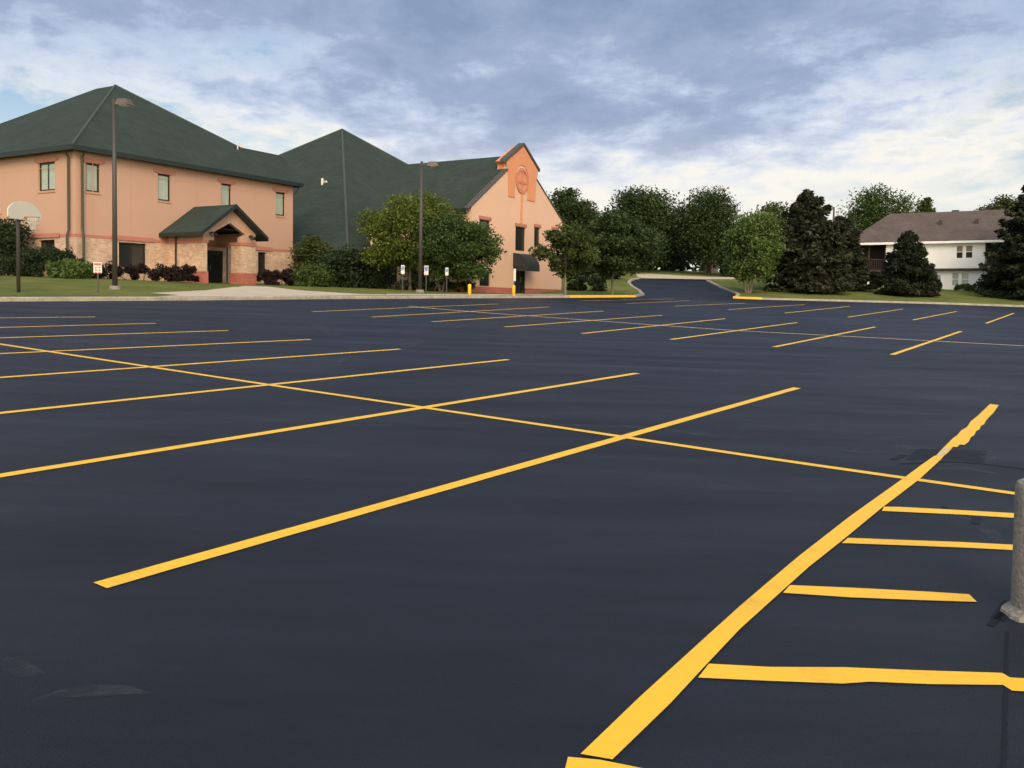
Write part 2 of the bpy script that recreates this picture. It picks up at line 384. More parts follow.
tag(lawn, kind='structure')

def offset_path(path, d):
    out = []
    for i, p in enumerate(path):
        a = path[max(i - 1, 0)]; b = path[min(i + 1, len(path) - 1)]
        t = (b - a).normalized(); out.append(p + Vector((-t.y, t.x)) * d)
    return out
def dense(path, st=1.0):
    out = []
    for a, b in zip(path, path[1:]):
        k = max(1, int((b - a).length / st)); out += [a + (b - a) * i / k for i in range(k)]
    return out + [path[-1]]
def curb(name, path, m, w=0.32, h=0.15, side=1):
    path = dense(path); b = MB()
    o = offset_path(path, w * side); mid = offset_path(path, 0.03 * side)
    i0 = len(b.v)
    for p, q, r in zip(path, mid, o):
        z = T(p.x, p.y)
        b.v += [(p.x, p.y, z - 0.1), (p.x, p.y, z + h - 0.03), (q.x, q.y, z + h), (r.x, r.y, T(r.x, r.y) + h), (r.x, r.y, T(r.x, r.y) - 0.1)]
    for k in range(len(path) - 1):
        for j in range(4):
            a = i0 + k * 5 + j; b.f.append((a, a + 1, a + 6, a + 5))
    b.f.append((0, 1, 2, 3, 4)); e = i0 + (len(path) - 1) * 5; b.f.append((e, e + 1, e + 2, e + 3, e + 4))
    o = b.build(name, m); tag(o, kind='structure'); return o
curb('left_curb', [p.copy() for p in left_curb[:7]], M['curbstone'])
curb('yellow_curb', [p.copy() for p in left_curb[6:8]], M['ycurb'], h=0.165)
curb('driveway_curb', [p.copy() for p in left_curb[7:]], M['curbstone'])
curb('driveway_curb', [p.copy() for p in right_curb[:7]], M['curbstone'])
curb('yellow_curb', [p.copy() for p in right_curb[6:8]], M['ycurb'], h=0.165)
curb('right_curb', [p.copy() for p in right_curb[7:]], M['curbstone'])
# concrete apron and walk to the canopy door
def lz(o): return lambda x, y: lawn_z(x, y) + o
px2 = lambda L, fn=T: [U(a, b, fn).xy for a, b in L]
o = surface('concrete_walk', M['concrete'], px2([(157, 296.7), (180, 295.4), (150, 293.2), (205, 290.5), (228, 287.8), (245, 286.0), (268, 286.8), (300, 290.5), (335, 292.6), (360, 294.2), (385, 294.6), (385, 295.3), (336, 295.7), (250, 296.4)], lawn_z), lz(0.012)); tag(o, kind='structure')
o = surface('sidewalk', M['concrete'], px2([(386, 294.2), (480, 294.6), (562, 294.0), (566, 295.2), (480, 295.6), (386, 295.4)], lawn_z), lz(0.018)); tag(o, kind='structure')
o = surface('street', M['concrete'], px2([(636, 274.2), (650, 273.8), (680, 275.6), (708, 277), (742, 277.6), (742, 279.2), (708, 279.4), (690, 279.1), (662, 278.5), (641, 278.2), (637, 276.5)], lawn_z), lz(0.02)); tag(o, kind='structure')

# painted lines: every stripe is a part of the lot
def catmull(pts, st=0.35):
    out = []
    p = [pts[0] * 2 - pts[1]] + pts + [pts[-1] * 2 - pts[-2]]
    for i in range(1, len(p) - 2):
        k = max(2, int((p[i + 1] - p[i]).length / st))
        for j in range(k):
            t = j / k
            out.append(0.5 * ((2 * p[i]) + (p[i + 1] - p[i - 1]) * t + (2 * p[i - 1] - 5 * p[i] + 4 * p[i + 1] - p[i + 2]) * t * t + (3 * p[i] - p[i - 1] - 3 * p[i + 1] + p[i + 2]) * t ** 3))
    return out + [pts[-1]]
def stripe(pix, w=0.118, m=None, z=0.004, name='painted_line', ext=None, jit=0.05, label=None, world=None):
    pts = world or [U(a, b).xy for a, b in pix]
    if ext: pts = [pts[0] - (pts[1] - pts[0]).normalized() * ext] + pts
    c = catmull(pts) if len(pts) > 2 else dense(pts, 0.35)
    rnd = random.Random(len(c) * 7 + int(pts[0].x * 100))
    b = MB()
    tw = 0
    for i, p in enumerate(c):
        a, q = c[max(i - 1, 0)], c[min(i + 1, len(c) - 1)]
        t = (q - a).normalized(); nn = Vector((-t.y, t.x))
        if name == 'dusty_smear': nn = nn * (0.08 + max(0.0, math.sin(math.pi * i / (len(c) - 1))) ** .6)
        tw = tw * 0.8 + rnd.uniform(-jit, jit) * 0.5
        l = p + nn * w * (0.5 + tw * .5); r = p - nn * w * (0.5 + rnd.uniform(-jit, jit) * .4)
        b.v += [(l.x, l.y, T(l.x, l.y) + z), (r.x, r.y, T(r.x, r.y) + z)]
    for k in range(len(c) - 1): b.f.append((2 * k, 2 * k + 1, 2 * k + 3, 2 * k + 2))
    o = b.build(name, m or M['paint'], lot)
    if label: o['label'] = label
    return o
# first double row
stripe([(100, 586), (797, 388)])
stripe([(0, 476), (637, 373.4)], ext=3)
stripe([(0, 413.3), (508, 359.7)], ext=3.5)
stripe([(0, 377.7), (400, 349.2)], ext=5)
stripe([(0, 353.8), (310.5, 339.6)], ext=6)
stripe([(0, 338), (228, 330.6)], ext=7)
stripe([(0, 327.6), (156, 323.4)], ext=8)
stripe([(0, 318), (95, 317)], ext=9)
stripe([(0, 344.2), (256, 383), (512, 420.6), (768, 458.6), (1018, 494.2)], ext=9, z=0.0035, w=0.105)
# second double row
for pl in ([(312, 311.8), (400, 308.2), (498, 304.0)], [(372, 317.1), (460, 312.2), (549, 307.0)], [(432, 321.8), (520, 316.2), (603.5, 311.1)],
           [(505, 327), (590, 321), (662, 315.3)], [(582, 333.6), (660, 326), (725, 318.7)], [(671, 339.6), (745, 330.8), (797, 322.6)],
           [(774, 347.1), (830, 336.5), (875, 327.0)], [(892, 354.8), (930, 343.0), (961, 331.4)]):
    stripe([pl[0], pl[-1]])
stripe([(408, 306.2), (434, 308.6), (500, 313.9), (560, 318.2), (663, 325.6), (740, 330.8), (830, 335.5), (920, 340.3), (1024, 345.9)], z=0.0035, w=0.15, m=M['paint_pale'])
# third row by the driveway
for pl in ([(580, 300.9), (630, 299.8), (675, 298.9)], [(627, 303.6), (665, 301.4), (690, 300.6)], [(675, 306.2), (712, 304.4), (746, 303.2)], [(728, 309.6), (766, 306.8), (805, 304.6)],
           [(785, 313.1), (820, 309.6), (850, 306.3)], [(848, 317.1), (880, 312.6), (903, 309.1)], [(913, 320), (938, 315.2), (957, 311.4)], [(986, 323.4), (1001, 317.6), (1014, 313.2)]):
    stripe([pl[0], pl[-1]])
stripe([(690, 300.9), (760, 305.2), (863, 311.3), (940, 315), (1024, 318.2)], z=0.0035, w=0.05, m=M['paint_old'])
# wide diagonal stripe with ragged edges and the hatch bars beside it
def patch(pix, m, name, z, label=None):
    pts = [U(a, b) for a, b in pix]
    b = MB(); b.poly([(p.x, p.y, T(p.x, p.y) + z) for p in pts])
    o = b.build(name, m, lot)
    if label: o['label'] = label
    return o
patch([(580.5, 755.5), (640, 698), (691, 651.5), (740, 607), (768, 583), (800, 556), (850, 517), (880, 495.5), (905, 477.7), (920, 466.5), (933.4, 457), (936, 456), (943, 448.6), (948, 443.6), (953, 438.6), (957, 436), (960.7, 431.3), (967, 427.5), (971, 421.5), (978, 416), (982, 412), (990, 404.4), (998.8, 405.4),
       (994, 412.5), (986.4, 420.4), (984, 425), (981, 426), (979.5, 430), (976.3, 431.3), (974, 436), (971, 437.5), (968.6, 442.3), (964.6, 445.4), (960, 445), (957, 447.6), (953, 447.4), (948, 453), (944, 456.2), (941, 460), (930, 470), (919.7, 479.6), (880, 510), (845, 539), (808.6, 568), (782, 592), (740, 630), (708, 664), (670, 705), (612.4, 761)],
      M['paint'], 'wide_painted_line', 0.006, 'wide ragged edged diagonal yellow stripe')
patch([(944, 449.2), (951.5, 447.9), (943.5, 455.8), (935.5, 456.6)], M['paint_old'], 'painted_line', 0.0075, 'worn scraped spot on the wide stripe')
patch([(568, 758), (600, 761), (645, 770), (690, 790), (560, 790)], M['paint'], 'painted_line', 0.0045)
patch([(884, 507.2), (900, 507.4), (960, 510.6), (1030, 514.6), (1030, 519.4), (960, 515), (882, 511.4)], M['paint'], 'hatch_line', 0.0042)
patch([(848, 538.4), (900, 540.4), (960, 542.6), (1020, 545.6), (1020, 551), (960, 548), (842, 543.6)], M['paint'], 'hatch_line', 0.0042)
patch([(790, 585.8), (860, 588.8), (930, 592.5), (969, 595), (977, 602.6), (920, 600.8), (850, 598), (783, 593.5)], M['paint'], 'hatch_line', 0.0042)
patch([(709, 664.6), (770, 667.8), (845, 668.2), (920, 671.2), (1002, 673.8), (1010, 678.4), (1040, 680), (1040, 693), (1012, 691.6), (1003, 685.8), (930, 685), (870, 682.6), (843, 684.5), (770, 681.8), (698, 678.5)], M['paint'], 'hatch_line', 0.0042)
# sealed-over drain frame, tar and dusty tyre smears
for w_, z_, pl in ((0.16, .002, [(852, 452), (880, 440), (918, 436)]), (0.12, .002, [(835, 449), (860, 453), (900, 451)]), (0.2, .0022, [(893, 452), (908, 447), (938, 447)]), (0.10, .002, [(944, 449), (998, 450)]), (0.1, .002, [(900, 462), (945, 461), (990, 464)]),
                   (0.18, .0024, [(989, 449), (986, 464)]), (0.14, .002, [(930, 385.5), (975, 388.5), (987, 395), (986, 402)]), (0.12, .002, [(998, 403), (1012, 395.5), (1030, 394)]),
                   (0.12, .002, [(850, 377), (895, 380), (950, 384)]), (0.10, .002, [(950, 512), (985, 530), (1008, 552)]), (0.12, .002, [(935, 470), (965, 468), (1005, 476)]), (0.10, .002, [(780, 446), (840, 453)]),
                   (0.10, .002, [(-8, 660), (15, 668), (48, 676)]), (0.08, .0022, [(30, 702), (90, 690), (150, 694)]), (0.3, .002, [(40, 334), (80, 342), (130, 350)]), (0.3, .002, [(190, 372), (240, 368), (330, 358), (365, 361)]),
                   (0.25, .0022, [(335, 366), (350, 356), (368, 360)]), (0.4, .002, [(318, 322), (326, 332), (345, 336)]), (0.35, .002, [(398, 340), (412, 338), (408, 350)]), (0.3, .002, [(560, 425), (650, 428), (760, 440)]), (0.3, .002, [(0, 366), (60, 372), (150, 368)])):
    stripe(pl, w_, M['scuff'], z_, 'dusty_smear', jit=0.6)
patch([(917, 449), (988, 451), (984, 463), (905, 460)], M['tar'], 'drain_patch', 0.0016, 'dark patch over a drain crossed by the wide stripe')
for pl, w_ in (([(1007, 632), (1006, 690), (1003, 790)], 0.012), ([(975, 524), (978, 516)], 0.05), ([(942, 507), (948, 508)], 0.03), ([(900, 464), (960, 462), (1030, 470)], 0.03), ([(893, 460), (905, 455)], 0.06), ([(997, 620), (1010, 602)], 0.06), ([(990, 626), (1003, 613)], .03)):
    stripe(pl, w_, M['tar'], 0.0028, 'crack', jit=0.3)

# ------------------------------------------------------------------ walls with real openings
def wallface(poly, holes, mp, depth=0.2, thick=0.3):
    """poly, holes in (s,z); mp maps (s, z, depth inward) to local xyz"""
    b = MB(); pts = [Vector(p) for p in poly]; edges = [(i, (i + 1) % len(pts)) for i in range(len(pts))]
    for (s0, s1, z0, z1) in holes:
        k = len(pts); pts += [Vector((s0, z0)), Vector((s1, z0)), Vector((s1, z1)), Vector((s0, z1))]
        edges += [(k, k + 1), (k + 1, k + 2), (k + 2, k + 3), (k + 3, k)]
    v, e, f, *_ = delaunay_2d_cdt(pts, edges, [], 0, 1e-5)
    for t in f:
        cx = sum(v[i].x for i in t) / len(t); cy = sum(v[i].y for i in t) / len(t)
        if inpoly((cx, cy), poly) and not any(s0 < cx < s1 and z0 < cy < z1 for s0, s1, z0, z1 in holes):
            b.poly([mp(v[i].x, v[i].y, 0) for i in t])
    def rim(loop, d):
        for a, c in zip(loop, loop[1:] + loop[:1]):
            b.poly([mp(a[0], a[1], 0), mp(c[0], c[1], 0), mp(c[0], c[1], d), mp(a[0], a[1], d)])
    rim([tuple(p) for p in poly], thick)
    for (s0, s1, z0, z1) in holes: rim([(s0, z0), (s1, z0), (s1, z1), (s0, z1)], depth)
    return b
def mbox(b, mp, s0, s1, z0, z1, d0, d1):
    p = [mp(s, z, d) for z in (z0, z1) for s, d in ((s0, d0), (s1, d0), (s1, d1), (s0, d1))]
    i = len(b.v); b.v += [tuple(q) for q in p]
    b.f += [tuple(i + k for k in q) for q in ((0, 3, 2, 1), (4, 5, 6, 7), (0, 1, 5, 4), (1, 2, 6, 5), (2, 3, 7, 6), (3, 0, 4, 7))]
def window(parent, mp, s0, s1, z0, z1, pane, mull=1, fr=0.10, d=0.13, mframe=None, sash=False):
    b = MB()
    mbox(b, mp, s0, s0 + fr, z0, z1, d - .03, d + .05); mbox(b, mp, s1 - fr, s1, z0, z1, d - .03, d + .05)
    mbox(b, mp, s0 + fr, s1 - fr, z0, z0 + fr, d - .03, d + .05); mbox(b, mp, s0 + fr, s1 - fr, z1 - fr, z1, d - .03, d + .05)
    for k in range(1, mull + 1):
        c = s0 + (s1 - s0) * k / (mull + 1); mbox(b, mp, c - fr / 2, c + fr / 2, z0 + fr, z1 - fr, d - .02, d + .045)
    if sash:
        c = (z0 + z1) / 2; mbox(b, mp, s0 + fr, s1 - fr, c - .03, c + .03, d - .022, d + .044)
    w = b.build('window', mframe or M['frame'], parent)
    g = MB(); mbox(g, mp, s0 + fr, s1 - fr, z0 + fr, z1 - fr, d + .01, d + .03); g.build('pane', pane, w)
    return w

# ------------------------------------------------------------------ church hall (left building)
DIR = Vector((0.5, 0.8660254, 0)); NIN = Vector((-0.8660254, 0.5, 0)); ANG = math.radians(60)
def facade(origin, dirv, nin):
    def q(px, py):
        d = ray(px, py); nn = nin
        t = (origin - ORG).dot(nn) / d.dot(nn); p = ORG + d * t
        return (p - origin).dot(dirv), p.z
    return q
CL = P(75.5, 240, 53.0); CL.z = 0
FL = facade(CL, DIR, NIN)           # long facade of the left building
FS = facade(CL, NIN, DIR)           # its left face
Lb = thing('church_hall', 'two storey peach stucco hall with green hip roof at the left edge', 'building', (CL.x, CL.y, 0), ANG)
mF = lambda s, z, d: (s, d, z)
mS = lambda s, z, d: (d, s, z)
ZE = FL(75.5, 146)[1]; ZB = FL(93, 238.2)[1]; LEN = 18.15; DEP = 21.8
print('hall eave', ZE, 'band', ZB, 'len', FL(293, 240))
def rect(q, x0, x1, y0, y1):
    s0, za = q(x0, (y0 + y1) / 2); s1, zb = q(x1, (y0 + y1) / 2); xm = (x0 + x1) / 2
    zt = q(xm, y0)[1]; zl = q(xm, y1)[1]
    return (min(s0, s1), max(s0, s1), zl, zt)
up = [rect(FL, 86, 99.8, 163.5, 192), rect(FL, 158, 170.5, 174.3, 200.9), rect(FL, 221.4, 231.2, 184, 207.5), rect(FL, 275.7, 285, 192.4, 215.7)]
dn = [rect(FL, 118.4, 146, 240.6, 268), rect(FL, 257.6, 265.8, 250.3, 276)]
dn = [(a, b, c, min(d, ZB - .12)) for a, b, c, d in dn]
us = [rect(FS, 38.4, 54.8, 162.3, 190.8)]; ds = [rect(FS, 39.8, 55.4, 236.5, 256)]
ds = [(a, b, c, min(d, ZB - .12)) for a, b, c, d in ds]
zt = ZE - 0.1
mF2 = lambda s, z, d: (s, d - 0.05, z)
mS2 = lambda s, z, d: (d - 0.05, s, z)
wallface([(0, ZB), (LEN, ZB), (LEN, zt), (0, zt)], up, mF).build('wall', M['stucco'], Lb)
wallface([(0.3, ZB), (DEP, ZB), (DEP, zt), (0.3, zt)], us, mS).build('wall', M['stucco'], Lb)
wallface([(-.05, -1), (LEN + .05, -1), (LEN + .05, ZB), (-.05, ZB)], dn + [(9.2, 11.2, lawn_z(*(CL + DIR * 9).xy), ZB - .25)], mF2).build('wall', M['block'], Lb)['label'] = 'tan block lower wall'
wallface([(0.26, -1), (DEP, -1), (DEP, ZB), (0.26, ZB)], ds, mS2).build('wall', M['block'], Lb)
MB().poly([(LEN, 0.3, -1), (LEN, 7, -1), (LEN, 7, zt), (LEN, 0.3, zt)]).poly([(LEN, 7, -1), (18.9, DEP, -1), (18.9, DEP, zt), (LEN, 7, zt)]).poly([(0.3, DEP, -1), (18.9, DEP, -1), (18.9, DEP, zt), (0.3, DEP, zt)]).build('wall', M['stucco'], Lb)
for (a, b_, c, d), big in [(r, 0) for r in up] + [(dn[0], 1), (dn[1], 0)]:
    isup = c > ZB
    window(Lb, mF, a, b_, c, d, M['blind'] if isup else M['glass'], 1 if big else (1 if r_ else 0) if (r_ := (isup and False)) else (1 if big else 0))
window(Lb, mS, *us[0], M['blind'], 1); window(Lb, mS, *ds[0], M['glass'], 1)
def trim(mp, a, b_, z, parent, up_=0.3, w=0.36):
    t = MB(); mbox(t, mp, a - w, b_ + w, z, z + up_, -.07, .0 - .004); mbox(t, mp, a - w * .45, b_ + w * .45, z - .09, z - .004, -.055, -.004)
    t.build('lintel', M['coral'], parent)
for a, b_, c, d in up: trim(mF, a, b_, d + .1, Lb, .16)
for a, b_, c, d in us: trim(mS, a, b_, d + .1, Lb, .16)
for mp, (a, b_, c, d) in ((mF2, dn[0]), (mF2, dn[1]), (mS2, ds[0])):
    t = MB(); mbox(t, mp, a - .55, b_ + .55, d + .13, d + .40, -.09, -.04); t.build('lintel', M['coral'], Lb)
for mp, L_ in ((mF, up), (mS, us), (mF2, dn), (mS2, ds)):
    for a, b_, c, d in L_:
        t = MB(); mbox(t, mp, a - .06, b_ + .06, c - .12, c - .003, -.05, .1); t.build('sill', M['coral'] if c < ZB else M['joint'], Lb)
t = MB(); mbox(t, mF, -.09, LEN + .06, ZB + .003, ZB + .2, -.06, -.003); mbox(t, mS, -.0, DEP, ZB + .003, ZB + .2, -.06, -.003); t.build('band', M['coral'], Lb)
t = MB()
for s in (FL(93, 210)[0], FL(131, 210)[0], FL(197, 220)[0], FL(255, 220)[0]): mbox(t, mF, s - .025, s + .025, ZB + .22, zt, -.004, .01)
mbox(t, mF, 0.02, LEN, ZE - 1.15, ZE - 1.125, -.004, .01); mbox(t, mS, 0.02, DEP, ZE - 1.15, ZE - 1.125, -.004, .01)
t.build('joint_line', M['joint'], Lb)
# roof
o_, pit = 0.55, 0.655
zE = ZE - 0.05; a_ = 9.8; zA = zE + pit * (a_ + o_); q_ = 2.2; zR = zE + pit * (3.45 + o_)
xr = a_ + (a_ - 3.45); bX = LEN + .45
rf = MB()
rf.poly([(-o_, -o_, zE), (bX, -o_, zE), (20.6, 3.45, zR), (xr, 3.45, zR), (a_, a_, zA)])
rf.poly([(-o_, -o_, zE), (a_, a_, zA), (a_, a_ + q_, zA), (-o_, 2 * a_ + q_ + o_, zE)])
rf.poly([(a_, a_, zA), (xr, 3.45, zR), (20.15, 7.45, zE), (20.15, 2 * a_ + q_ + o_, zE), (a_, a_ + q_, zA)])
rf.poly([(xr, 3.45, zR), (20.6, 3.45, zR), (20.6, 7.45, zE), (20.15, 7.45, zE)])
rf.poly([(a_, a_ + q_, zA), (20.15, 2 * a_ + q_ + o_, zE), (-o_, 2 * a_ + q_ + o_, zE)])
rf.poly([(bX, -o_, zE), (20.6, 7.45, zE), (20.6, 3.45, zR)])
roofL = rf.build('roof', M['roof'], Lb)
hp = MB()
for p_, q2 in (((-o_, -o_, zE), (a_, a_, zA)), ((xr, 3.45, zR), (a_, a_, zA)), ((xr, 3.45, zR), (20.6, 3.45, zR))): hp.tube([p_, q2], 0.09, 6)
hp.build('ridge_cap', M['ridge'], roofL)
fs = MB()
fs.box(-o_ - .06, bX, -o_ - .06, -o_, zE - .26, zE + .03); fs.box(-o_ - .06, -o_, -o_, DEP + .5, zE - .26, zE + .03); fs.box(bX, bX + .06, -o_ - .06, 3, zE - .26, zE + .03)
fs.box(-o_, bX, -o_, 0.3, zE - .2, zE - .16); fs.box(-o_, 0.3, .3, DEP, zE - .2, zE - .16)
fs.build('fascia', M['greenmetal'], Lb)
gm = (FL(75, 200)[0])
for side, base in ((1, (0.35, -.16)), (0, (-.16, 0.42))):
    x, y = base; dx, dy = (0, -1) if side else (-1, 0)
    t = MB(); t.tube([(x + dx * .3, y + dy * .3, zE - .22), (x, y, zE - .6), (x, y, ZB + .45), (x + dx * .1, y + dy * .1, ZB + .1), (x + dx * .1, y + dy * .1, .2)], .075, 8)
    t.build('downspout', M['downspout'], Lb)
t = MB(); t.tube([(LEN + .3, -.4, zE - .2), (LEN + .12, -.1, zE - .8), (LEN + .12, -.1, zE - 1.2)], .07, 8); t.build('downspout', M['downspout'], Lb)
vp = MB(); vp.tube([(xr - .6, 3.2, zR - .2), (xr - .6, 3.2, zR + .6)], .045, 8); vp.build('vent_pipe', M['white'], roofL); vp = MB(); vp.tube([(xr + .1, 3.6, zR - .2), (xr + .1, 3.6, zR + .4)], .1, 8); vp.build('vent_pipe', M['white'], roofL)
# entrance canopy (part of the hall)
pw, p0, p1 = 3.45, 6.5, 11.0
gz = lambda s, d: lawn_z(*(CL + DIR * s + NIN * d).xy)
ch = MB(); zc = ZB + .9                       # wall plate of the canopy
def seg(b, x0, x1, y0, y1, z0, z1): b.box(x0, x1, y0, y1, z0, z1)
g0 = gz(8.5, -3)
cb = MB(); seg(cb, p0, p0 + .35, -pw, -.06, g0 + .75, ZB); seg(cb, p1 - 1.35, p1, -pw, -pw + .9, g0 + .75, ZB); cb.build('canopy_wall', M['block'], Lb)
cb = MB(); seg(cb, p0 - .05, p0 + .40, -pw - .05, -.06, -1, g0 + .748); seg(cb, p1 - 1.40, p1 + .05, -pw - .05, -pw + .95, -1, g0 + .748); cb.build('canopy_wall', M['redblock'], Lb)['label'] = 'red block base'
cb = MB(); seg(cb, p0 - .06, p0 + .41, -pw - .06, -.06, ZB + .002, ZB + .2); seg(cb, p1 - 1.41, p1 + .06, -pw - .06, -pw + .96, ZB + .002, ZB + .2); cb.build('band', M['coral'], Lb)
cb = MB(); seg(cb, p0, p0 + .35, -pw + .3, -.06, ZB + .202, zc); seg(cb, p1 - .35, p1, -pw + .3, -.06, ZB + .202, zc)
cc = (p0 + p1) / 2; zpk = zc + (cc - p0) * .70
# gable front with a triangular-headed opening
outer = [(p0, ZB + .202), (p0 + .9, ZB + .202), (p0 + .9, ZB + .75), (cc, zpk - 1.05), (p1 - .9, ZB + .75), (p1 - 1.35, ZB + .5), (p1 - 1.35, ZB + .202), (p1, ZB + .202), (p1, zc), (cc, zpk), (p0, zc)]
v = wallface(outer, [], lambda s, z, d: (s, d - pw - .003, z), .3, .3); k = len(cb.v); cb.v += v.v; cb.f += [tuple(i + k for i in f) for f in v.f]
cb.build('canopy_wall', M['stucco'], Lb)
cr_ = MB(); ov, ovf = .62, .55
zl = zc - ov * .70 + .16; zp = zpk + .16
for sgn in (-1, 1):
    xe = p0 - ov if sgn < 0 else p1 + ov
    a0 = [(xe, -pw - ovf, zl), (cc, -pw - ovf, zp), (cc, .0, zp), (xe, .0, zl)]
    b0 = [(x, y, z - .22) for x, y, z in a0]
    cr_.poly(a0)
canopy = cr_.build('canopy_roof', M['roof'], Lb)
cf = MB()
for sgn in (-1, 1):
    xe = p0 - ov if sgn < 0 else p1 + ov
    y0, y1 = -pw - ovf - .05, -pw - ovf
    cf.poly([(xe, y0, zl + .02), (cc, y0, zp + .02), (cc, y0, zp - .24), (xe, y0, zl - .24)])
    cf.poly([(xe, y1, zl - .24), (cc, y1, zp - .24), (cc, 0, zp - .24), (xe, 0, zl - .24)])
    cf.poly([(xe, y0, zl + .02), (xe, y0, zl - .24), (xe, 0, zl - .24), (xe, 0, zl + .02)])
    cf.poly([(xe, y0, zl + .02), (cc, y0, zp + .02), (cc, y1, zp + .02), (xe, y1, zl + .02)])
cf.build('fascia', M['greenmetal'], canopy)
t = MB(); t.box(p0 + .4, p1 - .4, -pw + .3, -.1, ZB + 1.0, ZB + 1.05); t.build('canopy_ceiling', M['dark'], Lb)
dx0, dx1 = 9.2, 11.2; dm = (dx0 + dx1) / 2
dr = MB(); seg(dr, dx0, dx0 + .08, .0, .1, g0, ZB - .25); seg(dr, dx1 - .08, dx1, .0, .1, g0, ZB - .25); seg(dr, dm - .04, dm + .04, .0, .1, g0, ZB - .33); seg(dr, dx0 + .08, dx1 - .08, 0.003, .1, ZB - .33, ZB - .25); seg(dr, dx0 + .08, dm - .04, 0.003, .1, g0 + 2.2, g0 + 2.28)
dd = dr.build('door', M['frame'], Lb)
t = MB(); t.box(dx0 + .08, dx1 - .08, .05, .07, g0, ZB - .33); t.build('pane', M['glass'], dd)
t = MB(); t.box(dm - .12, dm - .08, -.06, -.02, g0 + .9, g0 + 1.3); t.build('handle', M['rim'], dd)
for x, y in ((p0 + .6, -pw - .15), (p1 - .55, -pw - .15)):
    t = MB(); t.tube([(x, y + .15, ZB + .62), (x, y - .1, ZB + .66)], .09, 8); t.tube([(x, y - .12, ZB + .52), (x + .1, y - .3, ZB + .5)], [.07, .13], 8); t.tube([(x - .1, y - .12, ZB + .52), (x - .25, y - .3, ZB + .5)], [.07, .13], 8)
    t.build('flood_light', M['frame'], Lb)
for x, y, z1 in ((p0 - .1, -1.0, zl), (p1 - 1.5, -pw + 1.1, ZB)):
    t = MB(); t.tube([(x, y, z1 - .1), (x, y, g0 + .1)], .06, 8); t.build('downspout', M['greenmetal'], Lb)

# ------------------------------------------------------------------ sanctuary with the great pyramid roof
A = P(342, 129.5, 100); S_ = P(348, 250.5, 68); A2 = Vector((1.366, 0.366, 0)); dz = A.z - S_.z
kk = dz / .68
Rt = A + A2 * kk; Rt.z = S_.z; Lt = A - A2 * kk; Lt.z = S_.z; Bk = A * 2 - S_; Bk.z = S_.z
sa = thing('sanctuary', 'tall dark green pyramid roof behind the peach hall', 'building', (S_.x, S_.y, 0))
off = Vector((S_.x, S_.y, 0)); loc = lambda p: tuple(p - off)
rf = MB(); ring = [S_, Rt, Bk, Lt]
for i in range(4): rf.poly([loc(ring[i]), loc(ring[(i + 1) % 4]), loc(A)])
sr = rf.build('roof', M['roof'], sa)
hp = MB(); hp.tube([loc(S_), loc(A)], .12, 6); hp.tube([loc(Rt), loc(A)], .12, 6); hp.tube([loc(Lt), loc(A)], .12, 6); hp.build('ridge_cap', M['ridge'], sr)
fn_ = MB(); fn_.tube([loc(A + Vector((0, 0, -.1))), loc(A + Vector((0, 0, .12)))], [.12, .05], 8); fn_.build('finial', M['greenmetal'], sr)
ctr = (S_ + Bk) / 2
wl = MB(); rr = [ctr + (p - ctr) * .975 for p in ring]
for i in range(4):
    p, q = rr[i], rr[(i + 1) % 4]; wl.poly([loc(Vector((p.x, p.y, -1))), loc(Vector((q.x, q.y, -1))), loc(Vector((q.x, q.y, S_.z))), loc(Vector((p.x, p.y, S_.z)))])
wl.build('wall', M['brownblock'], sa)
# small white roof vent on the left slope
d = ray(323, 183); n_ = (S_ - A).cross(Lt - A); t_ = (A - ORG).dot(n_) / d.dot(n_); vp_ = ORG + d * t_
t = MB(); c = Vector(loc(vp_)); t.box(c.x - .09, c.x + .09, c.y - .4, c.y + .2, c.z - .4, c.z + .4); t.tube([(c.x, c.y - .1, c.z), (c.x + .4, c.y - .3, c.z + .1)], [.05, .12], 6)
t.build('vent', M['white'], sr)

# ------------------------------------------------------------------ gabled wing
G0 = P(471, 240, 63.0); G0.z = 0
gd = Vector((.51, .86, 0)).normalized(); gn = Vector((-gd.y, gd.x, 0)); gang = math.atan2(gd.y, gd.x)
FG = facade(G0, gd, gn)
W_ = thing('church_wing', 'peach gabled wing with orange parapet and round emblem', 'building', (G0.x, G0.y, 0), gang)
GW = FG(562, 240)[0]; zGE = FG(471, 206.5)[1]; zGR = FG(562, 221.5)[1]; zG = (zGE + zGR) / 2
mid = GW / 2
rk = (FG(508, 170)[1] - zGE) / FG(508, 170)[0]
zRid = zG + rk * mid
print('wing', GW, zGE, zGR, 'rake', rk, zRid)
pk = FG(523, 143.5); lc = FG(505.5, 158.5); rc = FG(538, 168.5)
nl = FG(507.5, 170); nr = FG(536, 176)
nlx, nrx = 2 * mid - nr[0], nr[0]
nlx = nl[0]
yb = lambda s, z: (s, z)
wing_poly = [(0, -1), (GW, -1), (GW, zG), (nrx, zG + rk * (GW - nrx)), (nrx, zG + rk * (GW - nrx) + .3), (rc[0], rc[1] - .15), (pk[0], pk[1] - .15), (lc[0], lc[1] - .15), (nlx, zG + rk * nlx + .45), (nlx, zG + rk * nlx), (0, zG)]
wh = [rect(FG, 515.4, 525.4, 227, 251), rect(FG, 534.2, 539.9, 227.5, 247), rect(FG, 552, 557.5, 230, 248), rect(FG, 479.5, 490, 220, 238), rect(FG, 479.6, 490, 272, 285.5), rect(FG, 514.8, 525.2, 265, 295)]
ZRB = FG(490, 287)[1]
wh = [w for w in wh]
wh[4] = (wh[4][0], wh[4][1], ZRB + .05, wh[4][3])
doorh = wh[5]
